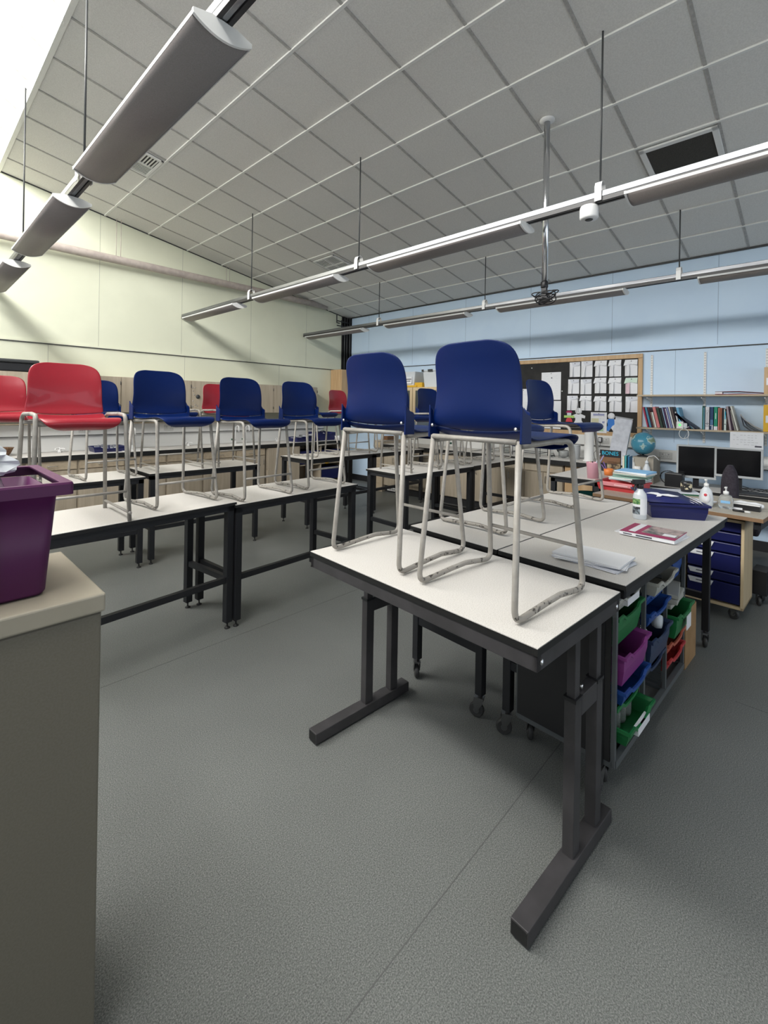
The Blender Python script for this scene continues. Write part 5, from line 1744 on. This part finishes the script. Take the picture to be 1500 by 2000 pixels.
t = thing('marker_pen', 'black capped board marker lying at the front of the desk', 'pen', (4.42, .40, DZ + .009), R(-8))
mb = MB(); mb.lathe([(.008, -.02), (.009, .05), (.006, .055)], seg=12, axis='y'); mb.build('barrel', 'bplastic', t)
mb = MB(); mb.lathe([(.0075, -.055), (.0075, -.02)], seg=12, axis='y'); mb.build('cap', 'wplastic', t)

# ------------------------------------------------------------------ on the mobile benches
t = thing('storage_tray', 'dark blue tray of papers with a navy folder across it, on the mobile bench end', 'tray', (3.60, .74, .9), R(-90 - 17))
# long side faces the camera
t.rotation_euler = (0, 0, R(0))
t.location = (3.595, .700, .9)
t.rotation_euler = (0, 0, R(-60))
tray_mesh(MB(), .36, .29, .10, False).build('tray_body', 'tray_navy', t)
t = thing('document_folder', 'navy folder with a torn white paper shape lying across the blue tray', 'folder', (3.575, .735, 1.003), R(-56))
mb = MB(); mb.grid([[(-.17, -.13, .004), (-.17, .14, .05)], [(0, -.13, .002), (0, .14, .045)], [(.15, -.13, .0), (.14, .14, .03)]]); mb.build('cover', cmat((.015, .02, .12)), t, solid=.004)
mb = MB()
for q in range(3):
    mb.grid([[(.12 + q * .022, -.12, .006 + q * .004), (.10 + q * .03, .10, .012 + q * .004)], [(.135 + q * .022, -.125, -.004), (.115 + q * .03, .10, .004)]])
mb.build('paper_edges', 'paper', t, solid=.002)
mb = MB(); mb.X = Matrix.Translation((-.02, .0, .030)) @ Matrix.Rotation(R(9.5), 4, 'X')
mb.prism([(-.09, .02), (-.05, .045), (-.01, .04), (.0, .015), (.05, .02), (.09, -.01), (.10, -.02), (.05, -.03), (.0, -.01), (-.02, -.035), (-.05, -.04), (-.03, -.01), (-.05, .01)], 'z', 0, .0015)
mb.build('torn_paper', 'paper', t)

t = thing('spray_bottle', 'clear spray bottle with black trigger on the mobile bench', 'bottle', (3.315, .822, .9), R(-35))
mb = MB(); mb.lathe([(0, 0), (.036, 0), (.040, .006), (.040, .145), (.036, .165), (.020, .185), (.016, .20)], seg=28); mb.build('body', 'milky', t)
mb = MB(); mb.lathe([(.0408, .032), (.0408, .135)], seg=28, caps=False); mb.build('label', 'paper', t)
mb = MB(); mb.lathe([(.0414, .034), (.0414, .082)], seg=28, caps=False)
bmesh.ops.delete(mb.bm, geom=[f for f in mb.bm.faces if not (-.85 < math.atan2(f.calc_center_median().y, -f.calc_center_median().x) < .65)], context='FACES')
mb.build('label_photo', 'landscape', t)
mb = MB(); mb.lathe([(.0414, .098), (.0414, .133)], seg=28, caps=False)
bmesh.ops.delete(mb.bm, geom=[f for f in mb.bm.faces if not (-.85 < math.atan2(f.calc_center_median().y, -f.calc_center_median().x) < .65)], context='FACES')
mb.build('label_green', 'greenpic', t)
mb = MB(); mb.lathe([(.018, .195), (.021, .20), (.021, .225)], seg=16).box(-.052, .03, -.012, .012, .225, .255).box(-.062, -.05, -.010, .010, .232, .248)
mb.bar((-.03, 0, .228), (-.048, 0, .185), .014, .008)
mb.build('trigger_head', 'bplastic', t, bevel=.003)

t = thing('textbook', 'magenta and white textbook with a photo cover lying on the mobile bench', 'book', (2.92, .655, .905), R(-3))
mb = MB(); mb.mi = 1; mb.box(-.125, .130, -.135, .135, 0, .0022).box(-.125, -.1228, -.135, .135, 0, .020)
mb.mi = 0; mb.box(-.125, .130, -.135, .135, .0178, .020)
mb.build('cover', ['magenta', 'paper'], t)
mb = MB(); mb.box(-.122, .126, -.132, .132, .0022, .0178); mb.build('pages', 'paper', t)
mb = MB(); mb.box(-.02 - .05, .128, -.132, .04, .0201, .0206); mb.build('cover_photo', 'photo', t)
mb = MB(); mb.box(-.09, .128, .065, .10, .0201, .0206).box(-.06, -.01, -.12, -.06, .0207, .021); mb.build('title_panel', 'paper', t)
mb = MB(); mb.box(-.1262, -.125, -.03, .05, .006, .013).box(-.1262, -.125, .07, .115, .007, .012); mb.build('spine_print', 'ink', t)
pp = MB(); pp.box(-.10, .13, -.15, .16, 0, .004); pp = pp.build('worksheet_pad', 'paper'); pp.location = (2.93, .665, .9005); pp.rotation_euler = (0, 0, R(-8)); tag(pp, 'white booklet lying under the magenta textbook', 'booklet')
zz = .9002
for k, lab in enumerate(('lowest loose sheet of the white pile near the biggest stool', 'middle sheets of the white pile near the biggest stool', 'topmost white papers of the pile near the biggest stool')):
    b_ = MB()
    n = 3
    for q in range(n):
        b_.X = Matrix.Rotation(R(rnd.uniform(-4, 4)), 4, 'Z')
        b_.grid([[(-.15, -.105, .001 + q * .0028), (-.15, .105, .001 + q * .0028)], [(.0, -.105, .0012 + q * .003), (.0, .105, .0014 + q * .003)], [(.15, -.105, .001 + q * .0028), (.15, .105, .0015 + q * .003)]], False)
    b_ = b_.build('paper_sheets', ('paper2', 'paper', 'paper')[k], solid=.002); b_.location = (2.23, .745, zz + .001)
    b_.rotation_euler = (0, 0, R((82, 97, 88)[k])); zz += .010; tag(b_, lab, 'papers', 'pile of white papers on the mobile bench')

# ------------------------------------------------------------------ tray rack under the bench
RKR = R(-2.5)
o = (2.595, .79, 0)
t = thing('tray_rack', 'dark metal three-column tray rack on castors under the mobile bench', 'rack', o, RKR)
XS = (-.545, -.178, .178, .535)
for x in XS:
    for y in (-.225, .205):
        mb = MB(); mb.box(x - .010, x + .010, y - .008, y + .008, .13, .83); mb.build('post', 'alu' if 0 else cmat((.10, .11, .115), .4), t)
for nm, za, zb in (('base_frame', .125, .155), ('top_frame', .815, .832)):
    mb = MB()
    for y in (-.225, .205):
        mb.box(-.545, .535, y - .012, y + .012, za, zb)
    for x in XS:
        mb.box(x - .010, x + .010, -.225, .205, za, zb - .003)
    mb.build(nm, cmat((.10, .11, .115), .4), t)
for x in XS:
    mb = MB()
    mb.box(x - .002, x + .002, -.21, .20, .16, .815)
    for k in range(16):
        z = .18 + k * .04
        mb.box(x - .013, x + .013, -.21, .20, z, z + .003)
    mb.build('runner_set', cmat((.10, .11, .115), .4), t)
mb = MB(); mb.box(-.545, .535, .198, .203, .15, .82); mb.build('back_panel', 'bplastic', t)
for x in (-.557, .547):
    mb = MB(); mb.box(x - .002, x + .002, -.215, .205, .15, .82); mb.build('side_panel', 'bplastic', t)
mb = MB(); mb.box(-.545, .535, -.21, .2, .132, .138); mb.build('base_shelf', cmat((.14, .14, .135)), t)
for x, y in ((-.49, -.17), (.49, -.17), (-.49, .17), (.49, .17)):
    castor(t, x, y, .6)


def rack_tray(cidx, rim, h, m, label, pull=0.0, paper=False):
    xc = (XS[cidx] + XS[cidx + 1]) / 2
    c, s = math.cos(RKR), math.sin(RKR)
    yl = -.02 - pull
    return tray('storage_tray', label, (o[0] + c * xc - s * yl, o[1] + s * xc + c * yl, rim - h), RKR, .335, .43, h, m, 'trays in the metal rack', paper)


rack_tray(0, .815, .07, 'tray_grey', 'shallow light grey tray, topmost in the left column of the metal rack', 0, True)
rack_tray(0, .735, .135, 'tray_green', 'deep green tray second in the left column of the metal rack')
rack_tray(0, .585, .135, 'tray_purple', 'deep violet tray in the left column of the metal rack', .03)
rack_tray(0, .440, .07, 'tray_blue', 'shallow bright blue tray in the left column of the metal rack', .03)
rack_tray(0, .362, .065, 'tray_green', 'shallow green tray just below the bright blue one in the left column')
rack_tray(0, .285, .075, 'tray_green', 'lowest green tray holding clear bottles, pulled out of the rack', .05, True)
rack_tray(1, .800, .07, 'tray_grey', 'shallow light grey tray full of odds, topmost in the middle column', .05)
rack_tray(1, .725, .07, 'tray_blue', 'shallow blue tray second in the middle column of the metal rack')
rack_tray(1, .648, .07, 'tray_blue', 'shallow blue tray third in the middle column, rim sticking out', .02)
rack_tray(1, .525, .135, 'tray_smoke', 'deep smoky blue tray overflowing with grey parts in the middle column', .03)
rack_tray(1, .375, .07, 'tray_smoke', 'shallow smoky blue tray lowest in the middle column')
rack_tray(2, .800, .135, 'tray_blue', 'deep blue tray topmost in the right column of the metal rack')
rack_tray(2, .535, .125, 'tray_green', 'deep green tray with a printed label in the right column', .05)
rack_tray(2, .375, .07, 'tray_orange', 'coral tray in the right column of the metal rack', .01)
rack_tray(2, .290, .07, 'tray_red', 'red tray lowest in the right column of the metal rack', .01)


def rk(x, y, z):
    c, s = math.cos(RKR), math.sin(RKR)
    return (o[0] + c * x - s * y, o[1] + s * x + c * y, z)


ob = MB(); ob.box(-.045, .045, -.002, 0, 0, .075); ob = ob.build('printed_label', 'paper'); ob.location = rk(.38, -.02 - .05 - .217, .425); ob.rotation_euler = (0, 0, RKR)
tag(ob, 'white printed sheet stuck on the deep green tray of the right column', 'label')
for k in range(3):
    ob = MB(); ob.box(-.13, .13, -.12, .12, 0, .022); ob = ob.build('grey_tray_lid', 'tray_grey', bevel=.004); ob.location = rk(.36 + .01 * k, -.12 - .01 * (k % 2), .545 + .028 * k); ob.rotation_euler = (R(3 * (k - 1)), 0, RKR + .1 * k)
    tag(ob, ('lowest', 'middle', 'topmost')[k] + ' light grey plastic box stacked in the deep green tray', 'box', 'grey boxes in the right column')
t = thing('plastic_part', 'pale grey cylindrical part sticking out of the smoky blue tray', 'part', rk(-.08, -.20, .50), rot=(R(-20), R(-35), 0))
mb = MB(); mb.lathe([(0, 0), (.028, .0), (.032, .02), (.026, .13), (0, .135)], seg=16); mb.build('body', 'tray_grey', t)
t = thing('plastic_part', 'round clear plastic part on the right of the overflowing smoky tray', 'part', rk(.06, -.22, .54))
mb = MB(); mb.lathe([(.0, -.02), (.03, -.02), (.036, 0), (.03, .02), (0, .02)], seg=18, axis='y'); mb.build('body', 'milky', t)
ob = MB()
for k in range(12):
    ob.X = Matrix.Translation((rnd.uniform(-.12, .12), rnd.uniform(-.13, .08), rnd.uniform(0, .02))) @ Matrix.Rotation(rnd.uniform(0, 3), 4, 'Z') @ Matrix.Rotation(rnd.uniform(-1, 1), 4, 'X')
    ob.box(-.02, .02, -.008, .008, -.006, .006)
ob = ob.build('loose_parts', 'dgrey'); ob.location = rk(0, -.1, .772); tag(ob, 'dark loose odds and ends in the top grey tray of the middle column', 'parts', kind='stuff')
for k in range(3):
    item('clear_bottle', ('left', 'middle', 'right')[k] + ' clear bottle lying in the lowest green tray', 'bottle', [(0, 0), (.022, 0), (.025, .01), (.025, .07), (.01, .09), (0, .09)], rk(-.44 + .07 * k, -.19, .225), 'clear', group='clear bottles in the lowest green tray')
t = thing('cardboard_box', 'tall brown cardboard box with white label standing beside the metal rack', 'box', (3.50, .76, 0), R(-3))
mb = MB(); mb.box(-.13, .13, -.20, .20, 0, .35); mb.build('carton', 'card', t, bevel=.002)
mb = MB(); mb.grid([[(-.13, -.20, .35), (.13, -.20, .35)], [(-.13, -.10, .362), (.13, -.10, .362)]], False); mb.build('flap', 'card', t, solid=.004)
mb = MB(); mb.box(-.12, -.02, -.2015, -.20, .25, .34); mb.build('label', 'paper', t)
